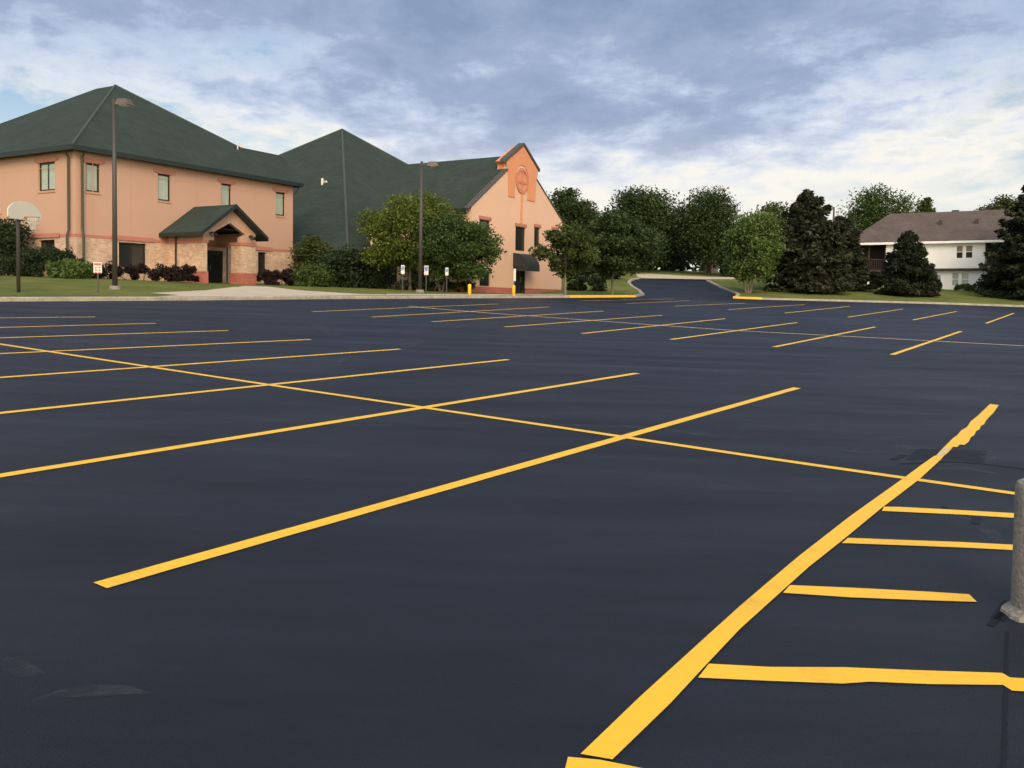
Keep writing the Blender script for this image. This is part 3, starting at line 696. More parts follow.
wallface([(s, max(z, ZRB) if z < 0 else z) for s, z in wing_poly], wh[:5] + [(doorh[0], doorh[1], ZRB - .0, doorh[3])], mF).build('wall', M['stucco2'], W_)
t = MB(); mbox(t, mF, -.05, doorh[0], -1, ZRB - .003, -.05, .28); mbox(t, mF, doorh[1], GW + .05, -1, ZRB - .003, -.05, .28); t.build('base_course', M['redblock'], W_)
for r in wh[:5]: window(W_, mF, *r, M['glass'], 0)
for r in wh[:4]:
    t = MB(); mbox(t, mF, r[0] - .12, r[1] + .12, r[3] + .02, r[3] + .26, -.06, -.004); t.build('lintel', M['coral'], W_)
dzb = lawn_z(*(G0 + gd * doorh[0]).xy)
t = MB(); s0, s1 = doorh[0], doorh[1]; zt_ = doorh[3]
for a, b_, c, d in ((s0, s0 + .09, dzb, zt_), (s1 - .09, s1, dzb, zt_), (s0 + .09, s1 - .09, zt_ - .1, zt_), ((s0 + s1) / 2 - .05, (s0 + s1) / 2 + .05, dzb, zt_ - .1)): mbox(t, mF, a, b_, c, d, .03, .12)
dd = t.build('door', M['frame'], W_); t = MB(); mbox(t, mF, s0 + .09, s1 - .09, dzb, zt_ - .1, .07, .09); t.build('pane', M['glass'], dd)
t = MB(); mbox(t, mF, (s0 + s1) / 2 + .08, (s0 + s1) / 2 + .12, dzb + .9, dzb + 1.3, -.02, .02); t.build('handle', M['rim'], dd)
# orange parapet panel with two legs, round emblem and stem (relief, 6 cm proud)
L1, L2, R1, R2 = FG(508, 190)[0], FG(514.5, 190)[0], FG(527.3, 190)[0], FG(534.8, 190)[0]
zl1, zr1 = FG(511, 197)[1], FG(531, 201)[1]; zleg = (zl1 + zr1) / 2
ce = FG(521.7, 181); re = (FG(528, 181)[0] - FG(515.2, 181)[0]) / 2
ph = [(L1, zleg), (L2, zleg), (L2, ce[1] + re * .2)]
for k in range(0, 9):
    an = math.pi - math.pi * k / 8; ph.append((ce[0] + math.cos(an) * (re * 1.02), ce[1] + .15 + math.sin(an) * re * 1.1))
ph += [(R1, ce[1] + re * .2), (R1, zleg), (R2, zleg), (nrx - .02, zG + rk * (GW - nrx) - .3), (rc[0] - .06, rc[1] - .2), (pk[0], pk[1] - .2), (lc[0] + .06, lc[1] - .2), (nlx + .05, zG + rk * nlx - .25)]
wallface(ph, [], lambda s, z, d: (s, d - .06, z), .05, .057).build('parapet_panel', M['orange'], W_)
em = MB(); ring_o = [(ce[0] + math.cos(a) * re * .98, ce[1] + math.sin(a) * re * 1.0) for a in np.linspace(0, 2 * math.pi, 33)[:-1]]
ring_i = [(ce[0] + (x - ce[0]) * .78, ce[1] + (z - ce[1]) * .78) for x, z in ring_o]
for i in range(32):
    j = (i + 1) % 32
    em.poly([mF(*ring_o[i], -.09), mF(*ring_o[j], -.09), mF(*ring_i[j], -.09), mF(*ring_i[i], -.09)])
    em.poly([mF(*ring_o[i], -.09), mF(*ring_o[j], -.09), mF(*ring_o[j], -.004), mF(*ring_o[i], -.004)])
    em.poly([mF(*ring_i[i], -.09), mF(*ring_i[j], -.09), mF(*ring_i[j], -.004), mF(*ring_i[i], -.004)])
em.build('emblem', M['emblem'], W_)['label'] = 'round coral emblem ring with a cross'
em = MB(); mbox(em, mF, ce[0] - .09, ce[0] + .09, ce[1] - re * .78, ce[1] + re * .78, -.075, -.02); mbox(em, mF, ce[0] - re * .78, ce[0] - .092, ce[1] - .2, ce[1] - .04, -.075, -.02); mbox(em, mF, ce[0] + .092, ce[0] + re * .78, ce[1] - .2, ce[1] - .04, -.075, -.02)
em.build('emblem', M['emblem'], W_)
t = MB(); mbox(t, mF, ce[0] - re * .75, ce[0] + re * .75, ce[1] - re * .6, ce[1] + re * .6, -.02, -.004); t.build('emblem_panel', M['orange'], W_)
sx = FG(521.3, 210)[0]; t = MB(); mbox(t, mF, sx - .13, sx + .13, wh[0][3] + .28, ce[1] - re, -.05, -.004); t.build('emblem_stem', M['orange'], W_)
# parapet thickness, coping and roof
t = MB()
def cope(p, q, w0=-.14, w1=.42, h=.2):
    (a, za), (c, zc_) = p, q
    t.poly([(a, w0, za), (c, w0, zc_), (c, w0, zc_ + h), (a, w0, za + h)]); t.poly([(a, w0, za + h), (c, w0, zc_ + h), (c, w1, zc_ + h), (a, w1, za + h)]); t.poly([(a, w1, za), (c, w1, zc_), (c, w1, zc_ + h), (a, w1, za + h)]); t.poly([(a, w0, za), (c, w0, zc_), (c, w1, zc_), (a, w1, za)])
    t.poly([(c, w0, zc_), (c, w1, zc_), (c, w1, zc_ + h), (c, w0, zc_ + h)]); t.poly([(a, w0, za), (a, w1, za), (a, w1, za + h), (a, w0, za + h)])
cope((lc[0] - .12, lc[1] - .25), (pk[0], pk[1] - .15)); cope((pk[0], pk[1] - .15), (rc[0] + .12, rc[1] - .25))
cope((-.35, zG - rk * .35), (nlx, zG + rk * nlx), -.08, .4, .10); cope((GW + .35, zG - rk * .35), (nrx, zG + rk * (GW - nrx)), -.08, .4, .10)
t.build('coping', M['coping'], W_)
pb = wallface(wing_poly[2:], [], lambda s, z, d: (s, .9 - d, z), .1, .6); pb.build('parapet_back', M['orange'], W_)
rf = MB(); m1 = 30
for x_e, x_r in ((-.5, mid), (GW + .5, mid)):
    ze_ = zG - rk * .5 + .1
    rf.poly([(x_e, .42, ze_), (x_r, .42, zRid + .1), (x_r, 12.6, zRid + .1), (x_e, 16.0 if x_e > 0 else 9.2, ze_)])
rf.poly([(-.5, 9.2, ze_), (mid, 12.6, zRid + .1), (GW + .5, 16.0, ze_)])
wr = rf.build('roof', M['roof'], W_)
t = MB(); t.box(-.56, -.5, .1, 9.2, zG - rk * .5 - .2, zG - rk * .5 + .13); t.box(-.5, 0, .3, 9.2, zG - rk * .5 - .16, zG - rk * .5 - .12); t.build('fascia', M['greenmetal'], W_)
sideholes = [(1.4, 2.4, zG - 2.6, zG - .9), (3.6, 5.6, ZRB + .1, ZRB + 2.2), (6.6, 8.4, ZRB + .1, ZRB + 2.2)]
wallface([(0.3, ZRB), (9.2, ZRB), (9.2, zG), (0.3, zG)], sideholes, mS).build('wall', M['stucco2'], W_)
t = MB(); mbox(t, mS, .28, 9.2, -1, ZRB - .003, -.05, .2); t.build('base_course', M['redblock'], W_)
for r in sideholes: window(W_, mS, *r, M['glass'], 1)
MB().poly([(GW, .3, -1), (GW, 15.6, -1), (GW, 15.6, zG), (GW, .3, zG)]).poly([(0, 9.2, -1), (GW, 15.6, -1), (GW, 15.6, zG), (0, 9.2, zG)]).build('wall', M['stucco2'], W_)
# domed awning over the wing door
aw = MB(); s0, s1 = FG(513.5, 262)[0] - .1, FG(526, 262)[0] + .05; zb = FG(519, 267.5)[1]; zt2 = FG(519, 253.5)[1]; n1 = 8; pr = 1.25
secs = []
for k in range(9):
    an = math.pi / 2 * k / 8
    secs.append((-.0 - pr * math.sin(an), zb + (zt2 - zb) * math.cos(an)))
for k in range(8):
    (y0, z0), (y1, z1) = secs[k], secs[k + 1]
    e0, e1 = .12 * (k) / 8, .12 * (k + 1) / 8
    aw.poly([(s0 + e0, y0 - .02, z0), (s1 - e0, y0 - .02, z0), (s1 - e1, y1 - .02, z1), (s0 + e1, y1 - .02, z1)])
aw.poly([(s0 + .12 * k / 8, y - .02, z) for k, (y, z) in enumerate(secs)] + [(s0, -.02, zb)]); aw.poly([(s1 - .12 * k / 8, y - .02, z) for k, (y, z) in enumerate(secs)] + [(s1, -.02, zb)])
aw.poly([(s0 + .12, secs[-1][0] - .02, zb), (s1 - .12, secs[-1][0] - .02, zb), (s1 - .12, secs[-1][0] - .02, zb - .3), (s0 + .12, secs[-1][0] - .02, zb - .3)])
aw.poly([(s0 + .06, -.02, zb), (s0 + .12, secs[-1][0] - .02, zb), (s0 + .12, secs[-1][0] - .02, zb - .3), (s0 + .06, -.02, zb - .3)])
aw.build('awning', M['awning'], W_)
ln = MB(); a3 = FG(504.5, 252); ln.tube([(a3[0], -.01, a3[1]), (a3[0], -.2, a3[1] + .05)], .07, 8); ln.build('wall_lamp', M['frame'], W_)

# ------------------------------------------------------------------ foliage
def leaves_mesh(name, cen, size, m, parent, flat=0.0, aspect=1.6, seed=0, dirs=None):
    rng = np.random.default_rng(seed); n = len(cen)
    nrm = rng.normal(size=(n, 3)); nrm[:, 2] = np.abs(nrm[:, 2]) * (1 + flat) + flat
    nrm /= np.linalg.norm(nrm, axis=1)[:, None]
    if dirs is None: a = rng.normal(size=(n, 3))
    else: a = dirs + rng.normal(size=(n, 3)) * .35
    a -= nrm * np.sum(a * nrm, axis=1)[:, None]; a /= np.linalg.norm(a, axis=1)[:, None] + 1e-9
    b = np.cross(nrm, a)
    s = size * rng.uniform(.6, 1.35, size=(n, 1))
    hl = a * s * aspect * .5; hw = b * s * .5
    V = np.empty((n, 4, 3)); V[:, 0] = cen - hl; V[:, 1] = cen + hw - hl * .1; V[:, 2] = cen + hl; V[:, 3] = cen - hw - hl * .1
    me = bpy.data.meshes.new(name)
    me.vertices.add(n * 4); me.vertices.foreach_set('co', V.reshape(-1))
    me.loops.add(n * 4); me.loops.foreach_set('vertex_index', np.arange(n * 4, dtype=np.int32))
    me.polygons.add(n); me.polygons.foreach_set('loop_start', np.arange(0, n * 4, 4, dtype=np.int32)); me.polygons.foreach_set('loop_total', np.full(n, 4, dtype=np.int32))
    me.update(calc_edges=True); me.materials.append(m)
    o = bpy.data.objects.new(name, me); C.objects.link(o)
    if parent: o.parent = parent
    return o
def broad_tree(name, label, base, H, W, z0, m, n=9000, leaf=.2, seed=1, clumps=70, crad=.17, group=None, top=1.0, trunks=1, bark='bark', D=None, low=.75, skew=0.0, trunk_r=None):
    """z0: underside of the crown above the base; `low` widest level of the crown 0..1 from the top"""
    rng = np.random.default_rng(seed); t = thing(name, label, 'tree', base, 0, group)
    D = D or W
    ch = H - z0; cc_ = []
    while len(cc_) < clumps:
        p = rng.uniform(-1, 1, 3); r = np.linalg.norm(p)
        if r > 1 or r < .35 and rng.random() < .6: continue
        cc_.append(p * (0.93 if r < .8 else 0.9 / r * rng.uniform(.82, 1.08)))
    cen = np.array(cc_)
    hz = (cen[:, 2] + 1) / 2
    wf = np.where(hz < 1 - low, 1.0, 1.0) * (1 - .25 * np.clip(hz - (1 - low), 0, 1) ** 1.5)
    cr0 = crad * min(W, ch)
    cpos = np.stack([cen[:, 0] * (W / 2 - cr0 * .8) * wf + skew * hz * W, cen[:, 1] * (D / 2 - cr0 * .8) * wf, z0 + cr0 * .6 + hz * (ch - cr0 * 1.4)], 1)
    cr = cr0 * rng.uniform(.6, 1.3, clumps)
    k = rng.choice(clumps, n, p=cr ** 2 / np.sum(cr ** 2))
    d = rng.normal(size=(n, 3)); d /= np.linalg.norm(d, axis=1)[:, None]
    rad = cr[k] * rng.uniform(0, 1, n) ** .55 * (1 + .13 * np.clip(rng.normal(size=n), -2, 1.6))
    pts = cpos[k] + d * rad[:, None] * np.array([1.25, 1.25, .75])
    for ax, lo_, hi_ in ((0, -W / 2, W / 2), (1, -D / 2, D / 2), (2, z0, H)):
        a, b = np.percentile(pts[:, ax], [.25, 99.75]); pts[:, ax] = lo_ + (pts[:, ax] - a) * (hi_ - lo_) / (b - a)
    pts[:, 2] = np.maximum(pts[:, 2], z0 * .75)
    leaves_mesh('crown', pts, leaf, m, t, seed=seed, flat=.2)
    tr = MB(); r0 = trunk_r or max(.09, H * .022)
    for j in range(trunks):
        ox = (j - (trunks - 1) / 2) * .35
        top_ = Vector((ox * 2 + skew * W * .3, rng.uniform(-.3, .3), z0 + ch * .75))
        tr.tube([(ox * .4, 0, -.25), (ox * .6, 0, .15), (ox, .02, z0 * .6), tuple(top_ * .6 + Vector((0, 0, z0 * .1))), tuple(top_)], [r0 * 1.5 / trunks ** .5, r0 / trunks ** .5, r0 * .85 / trunks ** .5, r0 * .5 / trunks ** .5, r0 * .12], 8)
        for q in rng.choice(clumps, min(14, clumps), replace=False):
            c = cpos[q]; s = rng.uniform(.35, .7); a = Vector((ox, 0, z0 * .6)).lerp(top_, s * .8)
            m_ = a.lerp(Vector(c), .5) + Vector((0, 0, .15 * ch * rng.uniform(-.3, .5)))
            tr.tube([a, m_, tuple(c)], [r0 * .38, r0 * .22, r0 * .06], 5, cap=False)
    tr.build('trunk', M[bark], t, smooth=True)
    return t
def spruce(name, label, base, H, W, m, n=9000, seed=1, z0=.15, group=None, leaf=.22, power=.85, lean=0, ragged=.18, trunk_r=.16):
    rng = np.random.default_rng(seed); t = thing(name, label, 'tree', base, 0, group)
    tr = MB(); tr.tube([(0, 0, -.2), (0, 0, H * .5), (lean, 0, H * .97)], [trunk_r, trunk_r * .6, .02], 8); 
    nb = int(34 * H / 2); P_ = []; D_ = []
    per = n // nb
    for i in range(nb):
        f = (i + rng.random()) / nb; f = 1 - (1 - f) ** 1.25; z = z0 + (H - z0) * f * .97
        L_ = W / 2 * (1 - f) ** power * rng.uniform(1 - ragged * 1.6, 1 + ragged) * (1 if f > .08 else .85) + .15
        az = rng.uniform(0, 2 * math.pi); dr = np.array([math.cos(az), math.sin(az), 0])
        k = max(14, int(per * (0.3 + 1.3 * (1 - f))))
        s = rng.uniform(0.05, 1, k) ** .7; lat = rng.normal(size=k) * .26 * L_ * (1.15 - s)
        side = np.array([-dr[1], dr[0], 0])
        zz = z + L_ * (-.28 * s + .22 * s ** 2.5) + rng.normal(size=k) * .11 - np.abs(lat) * .25
        p = dr * (s * L_)[:, None] + side * lat[:, None]; p[:, 2] = zz; p[:, 0] += lean * f
        P_.append(p); dd_ = dr[None] * .9 + side[None] * np.sign(lat)[:, None] * .7 + np.array([0, 0, -.25]); D_.append(dd_)
        if L_ > .4 and i % 2 == 0: tr.tube([(lean * f, 0, z), (dr[0] * L_ * .85, dr[1] * L_ * .85, z - .1 * L_)], [.035, .008], 4, cap=False)
    P_ = np.concatenate(P_); D_ = np.concatenate(D_)
    a, b = np.percentile(P_[:, 0], [.2, 99.8]); P_[:, :2] *= W / (b - a); P_[:, 2] = np.maximum(P_[:, 2], .06)
    leaves_mesh('crown', P_, leaf, m, t, flat=.5, aspect=2.1, seed=seed, dirs=D_)
    tr.build('trunk', M['bark'], t, smooth=True)
    return t
def shrub(name, label, base, W, D, H, m, n=3000, leaf=.1, seed=1, rz=0, group=None, boxy=.5, clumps=30):
    rng = np.random.default_rng(seed); t = thing(name, label, 'shrub', base, rz, group)
    p = rng.uniform(-1, 1, (clumps, 3)); r = np.linalg.norm(p[:, :2], axis=1)[:, None]
    p[:, :2] *= (1 - boxy) * (1 / np.maximum(r, 1)) + boxy
    p[:, 2] = np.abs(p[:, 2]) ** .7
    edge = 1 - .35 * (1 - boxy) * np.clip(np.linalg.norm(p[:, :2], axis=1), 0, 1) ** 2
    cr = .26 * min(H, W) * rng.uniform(.6, 1.3, clumps)
    cpos = np.stack([p[:, 0] * (W / 2 - cr * .7), p[:, 1] * (D / 2 - cr * .7 * min(1, D / W)), p[:, 2] * edge * (H - cr * .8) + .02], 1)
    k = rng.integers(0, clumps, n); d = rng.normal(size=(n, 3)); d /= np.linalg.norm(d, axis=1)[:, None]
    pts = cpos[k] + d * (cr[k] * rng.uniform(0, 1, n) ** .5 * (1 + .2 * np.clip(rng.normal(size=n), -2, 1.6)))[:, None]; pts[:, 2] = np.abs(pts[:, 2])
    leaves_mesh('foliage', pts, leaf, m, t, seed=seed)
    for q in range(4):
        c = cpos[rng.integers(0, clumps)]; MB().tube([(c[0] * .3, c[1] * .3, -.1), (c[0] * .8, c[1] * .8, max(.2, c[2] * .9))], [.03, .012], 5).build('stem', M['bark'], t)
    return t
def at(px, Y, fn=lawn_z):
    d = ray(px, 300); x = d.x / d.y * Y
    return Vector((x, Y, fn(x, Y)))
def pxh(px, py, Y):                # world z at pixel row py at depth Y
    return P(px, py, Y).z
def tree_at(kind, name, label, px, Y, top, x0, x1, bot=None, **kw):
    b = at(px, Y); H = pxh(px, top, Y) - b.z; W = (x1 - x0) / F_PX * Y * (.95 if kind == 'b' else 1)
    skx = ((x0 + x1) / 2 - px) / F_PX * Y
    if kind == 'b':
        z0 = max(.3, pxh(px, bot, Y) - b.z)
        t = broad_tree(name, label, b, H, W, z0, **kw)
    else: t = spruce(name, label, b, H, W, **kw)
    if abs(skx) > .2 and kind == 'b':
        for c in t.children:
            if c.name.startswith('crown'): c.location.x += skx
    return t
# trees between the church and the lot
YT = U(405, 291, lawn_z).y
tree_at('b', 'locust_tree', 'wide feathery yellow green tree before the green church roof', 410, 60.5, 194, 358, 474, 276, m=M['leaf_yellow'], n=42000, leaf=.11, seed=3, clumps=95, crad=.13, D=5, low=.6, trunks=1)
tree_at('b', 'maple_tree', 'dense mid green tree hiding the left edge of the gabled wall', 441, 59.5, 216, 410, 500, 279, m=M['leaf_mid'], n=42000, leaf=.11, seed=11, clumps=90, crad=.14, D=4.6, low=.5, trunks=2)
tree_at('b', 'ornamental_tree', 'small thin tree against the right end of the gabled wall', 565, 61, 226, 529, 598, 277, m=M['leaf_olive'], n=8000, leaf=.14, seed=5, clumps=46, crad=.13, bark='palebark', trunk_r=.09, D=4.5)
tree_at('b', 'ornamental_tree', 'dark rounded tree on the grass corner behind the left yellow curb', 612, 66, 212, 566, 664, 274, m=M['leaf_dark'], n=22000, leaf=.16, seed=8, clumps=80, crad=.15, bark='palebark', trunk_r=.10, D=7)
# woodland trees behind
G = 'trees standing behind the driveway'
tree_at('b', 'shade_tree', 'dark tree rising directly behind the right slope of the gable', 573, 100, 191, 545, 602, 270, m=M['leaf_dark'], n=24000, leaf=.19, seed=21, clumps=60, group=G)
tree_at('b', 'shade_tree', 'broad tall tree above the dark rounded tree left of the driveway', 636, 118, 190, 598, 679, 268, m=M['leaf_dark'], n=30000, leaf=.22, seed=22, clumps=75, group=G)
tree_at('b', 'shade_tree', 'tall round crowned tree with a lamp head at its top', 708, 115, 190, 674, 744, 266, m=M['leaf_dark'], n=30000, leaf=.2, seed=23, clumps=75, group=G)
tree_at('b', 'shade_tree', 'low dark tree filling the gap at the end of the driveway', 672, 128, 212, 648, 700, 268, m=M['leaf_hedge'], n=16000, leaf=.25, seed=24, clumps=50, group=G)
tree_at('b', 'shade_tree', 'pale topped tree peeping behind the bright green round tree', 768, 112, 204, 738, 800, 272, m=M['leaf_olive'], n=18000, leaf=.2, seed=25, clumps=55, group=G)
tree_at('b', 'shade_tree', 'large tree rising behind the left end of the white house roof', 876, 124, 188, 836, 916, 270, m=M['leaf_mid'], n=28000, leaf=.21, seed=26, clumps=75, group=G)
tree_at('b', 'shade_tree', 'small treetop showing over the middle of the taupe roof', 921, 135, 199, 910, 934, 240, m=M['leaf_mid'], n=2500, leaf=.3, seed=27, clumps=20, group=G)
tree_at('b', 'shade_tree', 'distant treetops over the right end of the taupe roof', 1003, 130, 197, 974, 1040, 240, m=M['leaf_olive'], n=12000, leaf=.22, seed=28, clumps=40, group=G)
tree_at('b', 'shade_tree', 'treetop peeping over the hall roof at the left edge', -6, 96, 110, -50, 12, 220, m=M['leaf_olive'], n=9000, leaf=.28, seed=29, clumps=60, group=G)
tree_at('b', 'shade_tree', 'shaded tree in the gap behind the two left driveway trees', 603, 112, 220, 568, 640, 272, m=M['leaf_hedge'], n=16000, leaf=.22, seed=30, clumps=50, group=G)
tree_at('b', 'round_tree', 'bright green round tree with low forked trunk right of the driveway', 748, 80, 214, 723, 781, 280, m=M['leaf_bright'], n=22000, leaf=.16, seed=9, clumps=80, crad=.16, trunks=3, bark='palebark', low=.55)
tree_at('s', 'spruce_tree', 'tallest dark spruce right of the bright green tree', 806, 84, 189, 764, 848, m=M['needle_b'], n=52000, seed=31, leaf=.24, power=.55, ragged=.22)
tree_at('s', 'spruce_tree', 'dark spruce between the tallest spruce and the white house', 838, 88, 216, 804, 874, m=M['needle_b'], n=40000, seed=32, leaf=.22, power=.5, ragged=.2)
tree_at('s', 'spruce_tree', 'short dense conical spruce on the lawn before the white house', 907, 83.5, 231, 878, 934, m=M['needle'], n=52000, seed=33, leaf=.17, power=.62, ragged=.07)
tree_at('s', 'spruce_tree', 'dark evergreen cut by the right edge beside the white house', 1033, 84, 176, 986, 1080, m=M['needle'], n=60000, seed=34, leaf=.22, power=.6, ragged=.3)
# far-off wood closing the view (reads as one mass)
def woods(cx0, cx1, Y0, Y1, zlo, zhi, n, seed):
    rng = np.random.default_rng(seed); cl = 150
    xs = rng.uniform(cx0, cx1, cl); ys = rng.uniform(Y0, Y1, cl); hh_ = rng.uniform(zlo, zhi, cl) * (1 - .25 * rng.random(cl) ** 2)
    k = rng.integers(0, cl, n); f = rng.uniform(0, 1, n) ** .7
    rr_ = 4.2 * np.sqrt(np.clip(1 - (f * 1.02 - .35) ** 2 / .46, .02, 1)); d = rng.normal(size=(n, 3)); d /= np.linalg.norm(d, axis=1)[:, None]
    X = xs[k] + d[:, 0] * rr_; Yy = ys[k] + d[:, 1] * rr_; Z = np.array([T(x, 150) for x in X]) + f * hh_[k] + d[:, 2] * .6
    o = leaves_mesh('far_woods', np.stack([X, Yy, Z], 1), .55, M['leaf_hedge'], None, seed=seed); tag(o, 'dark far off wood behind the driveway and the houses', 'woods', kind='stuff')
woods(-90, 150, 150, 185, 6.5, 9.5, 60000, 77)
# shrubs at the hall
def hedge(label, x0, x1, yb, top, Y, m, depth=1.4, n=5000, seed=1, leaf=.1, name='hedge', boxy=.6, clumps=40, rz=0, group=None):
    b = at((x0 + x1) / 2, Y); W = (x1 - x0) / F_PX * Y / max(.5, math.cos(rz)); H = pxh((x0 + x1) / 2, top, Y) - b.z
    return shrub(name, label, b, W, depth, H, m, n, leaf, seed, rz, group, boxy, clumps)
hedge('tall dark arborvitae behind the basketball hoop', -26, 27, 279, 209, 53.5, M['leaf_hedge'], 2.5, 9000, 41, .12, 'arborvitae', .5, 50)
hedge('dark clipped hedge under the left windows of the hall', 6, 86, 279, 246.5, 52.0, M['leaf_hedge'], 1.8, 18000, 42, .1)
hedge('bright green shrub at the corner of the hall', 50, 92, 280, 257, 51.2, M['leaf_bright'], 2.0, 3800, 43, .12, 'shrub', .2, 26)
hedge('dark red barberry hedge before the wide ground floor window', 92, 194, 281, 263, 54.2, M['leaf_berry'], 1.6, 14000, 44, .09, 'barberry_hedge', .7, 60, R_(20))
hedge('dark red barberry mound right of the entrance canopy', 256, 302, 287, 268.5, 61.0, M['leaf_berry'], 1.6, 7000, 45, .1, 'barberry_hedge', .5, 30, R_(20))
hedge('bright green shrub mound right of the hall by the walk', 292, 336, 289, 262, 61.5, M['leaf_mid'], 3, 6000, 46, .12, 'shrub', .2, 34)
hedge('tall green shrub against the right corner of the hall', 290, 332, 287, 233, 67, M['leaf_olive'], 3, 6000, 48, .14, 'shrub', .3, 36)
hedge('large dark green rounded shrub below the pyramid roof', 318, 392, 289, 241, 63, M['leaf_hedge'], 4.5, 14000, 47, .13, 'shrub', .25, 60)
hedge('low dark hedge in the shade below the church trees', 395, 478, 291, 279, 60.5, M['leaf_hedge'], 1.2, 5000, 49, .1, 'hedge', .7, 50)
hedge('low dark hedge at the foot of the dark rounded tree', 566, 606, 289, 274, 76, M['leaf_hedge'], 2, 4000, 50, .13, 'hedge', .6, 30)
hedge('round shrub under the windows of the white house', 953, 974, 292, 283, 92, M['leaf_mid'], 1.5, 1800, 51, .12, 'shrub', .2, 16)
hedge('dark shrub row closing the view behind the street', 600, 690, 276, 262, 125, M['leaf_hedge'], 3, 7000, 52, .25, 'hedge', .6, 60)
hedge('dark underbrush right of the tan gatehouse', 720, 800, 280, 258, 112, M['leaf_hedge'], 3, 7000, 53, .25, 'hedge', .6, 60)
hedge('dark shrub row behind the left trees by the driveway', 566, 628, 282, 262, 92, M['leaf_hedge'], 3, 6000, 54, .2, 'hedge', .6, 50)
hedge('dark shrub in front of the porch of the white house', 976, 1000, 294, 275, 88.5, M['leaf_hedge'], 2.5, 4000, 55, .16, 'shrub', .4, 30)

# ------------------------------------------------------------------ white house on the right
H0 = P(870, 260, 97); H0.z = 0; H1 = P(984, 260, 91.2); hd = Vector((H1.x - H0.x, H1.y - H0.y, 0)).normalized(); hn = Vector((-hd.y, hd.x, 0))
FH = facade(H0, hd, hn)
Hs = thing('white_house', 'white two storey apartment house with taupe shingle roof', 'building', (H0.x, H0.y, 0), math.atan2(hd.y, hd.x))
hx0 = FH(886, 250)[0]; hx1 = FH(985, 250)[0]; zee = FH(940, 242)[1]; zov = FH(940, 268.4)[1]
w2 = [rect(FH, 956, 963.3, 245.3, 258.6), rect(FH, 965.3, 973, 245, 258.4)]; w1 = [rect(FH, 951.5, 959, 272.3, 286), rect(FH, 961, 969, 272.3, 286)]
wallface([(hx0, zov), (hx1, zov), (hx1, zee), (hx0, zee)], w2, mF, .12).build('wall', M['siding'], Hs)
lo = lambda s, z, d: (s, d + .5, z)
w1 = [rect(facade(H0 + hn * .5, hd, hn), 951.5, 959, 272.3, 286), rect(facade(H0 + hn * .5, hd, hn), 961, 969, 272.3, 286)]
wallface([(hx0, -.5), (hx1, -.5), (hx1, zov - .1), (hx0, zov - .1)], w1, lo, .12).build('wall', M['siding'], Hs)['label'] = 'recessed white ground floor wall'
t = MB(); t.box(hx0, hx1, -.02, .9, zov - .22, zov - .004); t.build('overhang_soffit', M['brownwood'], Hs)
for r in w2: window(Hs, mF, *r, M['tanwin'], 0, .07, .06, M['siding'], True)
for r in w1: window(Hs, lo, *r, M['blind'], 0, .07, .06, M['siding'], True)
for r in w2:
    t = MB(); mbox(t, mF, r[0] + .07, r[1] - .07, r[2] + .07, (r[2] + r[3]) / 2 - .03, .06, .068); t.build('insect_screen', M['dark'], Hs)
MB().poly([(hx0, 0, -.5), (hx0, 9, -.5), (hx0, 9, zee), (hx0, 0, zee)]).poly([(hx1, 0, -.5), (hx1, 9, -.5), (hx1, 9, zee), (hx1, 0, zee)]).poly([(hx0, 9, -.5), (hx1, 9, -.5), (hx1, 9, zee), (hx0, 9, zee)]).build('wall', M['siding'], Hs)
gm_ = FH(933, 279); t = MB()
for k in range(3): t.box(gm_[0] - .5 + k * .42, gm_[0] - .16 + k * .42, .33, .5 - .003, gm_[1] - .2 + (.15 if k == 1 else 0), gm_[1] + .45)
t.build('meter_box', M['rim'], Hs)
# porches at both ends: deck, posts, rail
for e0, e1 in ((hx0 - 3.6, hx0 - .01), (hx1 + .01, hx1 + 4.5)):
    t = MB(); t.box(e0, e1, .4, 3.2, zov - .3, zov - .05); t.box(e0, e1, 3.2, 3.4, -.5, zee); pc = t.build('porch', M['brownwood'], Hs)
    t = MB()
    for k in range(16): x = e0 + .08 + (e1 - e0 - .16) * k / 15; t.box(x - .025, x + .025, .42, .47, zov, zov + 1)
    t.box(e0, e1, .40, .49, zov + 1, zov + 1.08); t.build('railing', M['brownwood'], pc)
    for x in (e0 + .12, (e0 + e1) / 2, e1 - .14):
        t = MB(); t.box(x - .09, x + .09, .45, .63, zov + 1.09, zee); t.build('post', M['brownwood'], pc)
        t = MB(); t.box(x - .1, x + .1, .45, .65, -.5, zov - .31); t.build('post', M['white'] , pc)
xl, xrr = hx0 - 4.4, hx1 + 6.5; zrr = FH(950, 211)[1]
q2 = facade(H0 + hn * 5.2, hd, hn); zrr = q2(950, 211.6)[1]; xh = q2(890, 214)[0]
rf = MB(); ze2 = zee + .02
rf.poly([(xl, -.5, ze2), (xrr, -.5, ze2), (xrr, 5.2, zrr), (xh, 5.2, zrr)]); rf.poly([(xl, -.5, ze2), (xh, 5.2, zrr), (xl, 10.9, ze2)]); rf.poly([(xl, 10.9, ze2), (xh, 5.2, zrr), (xrr, 5.2, zrr), (xrr, 10.9, ze2)]); rf.poly([(xrr, -.5, ze2), (xrr, 5.2, zrr), (xrr, 10.9, ze2)])
hr = rf.build('roof', M['taupe'], Hs)
t = MB(); t.box(xl, xrr, -.58, -.5, ze2 - .2, ze2 + .03); t.box(xl, xrr, -.5, 0.0, ze2 - .12, ze2 - .08); t.build('gutter', M['siding'], Hs)
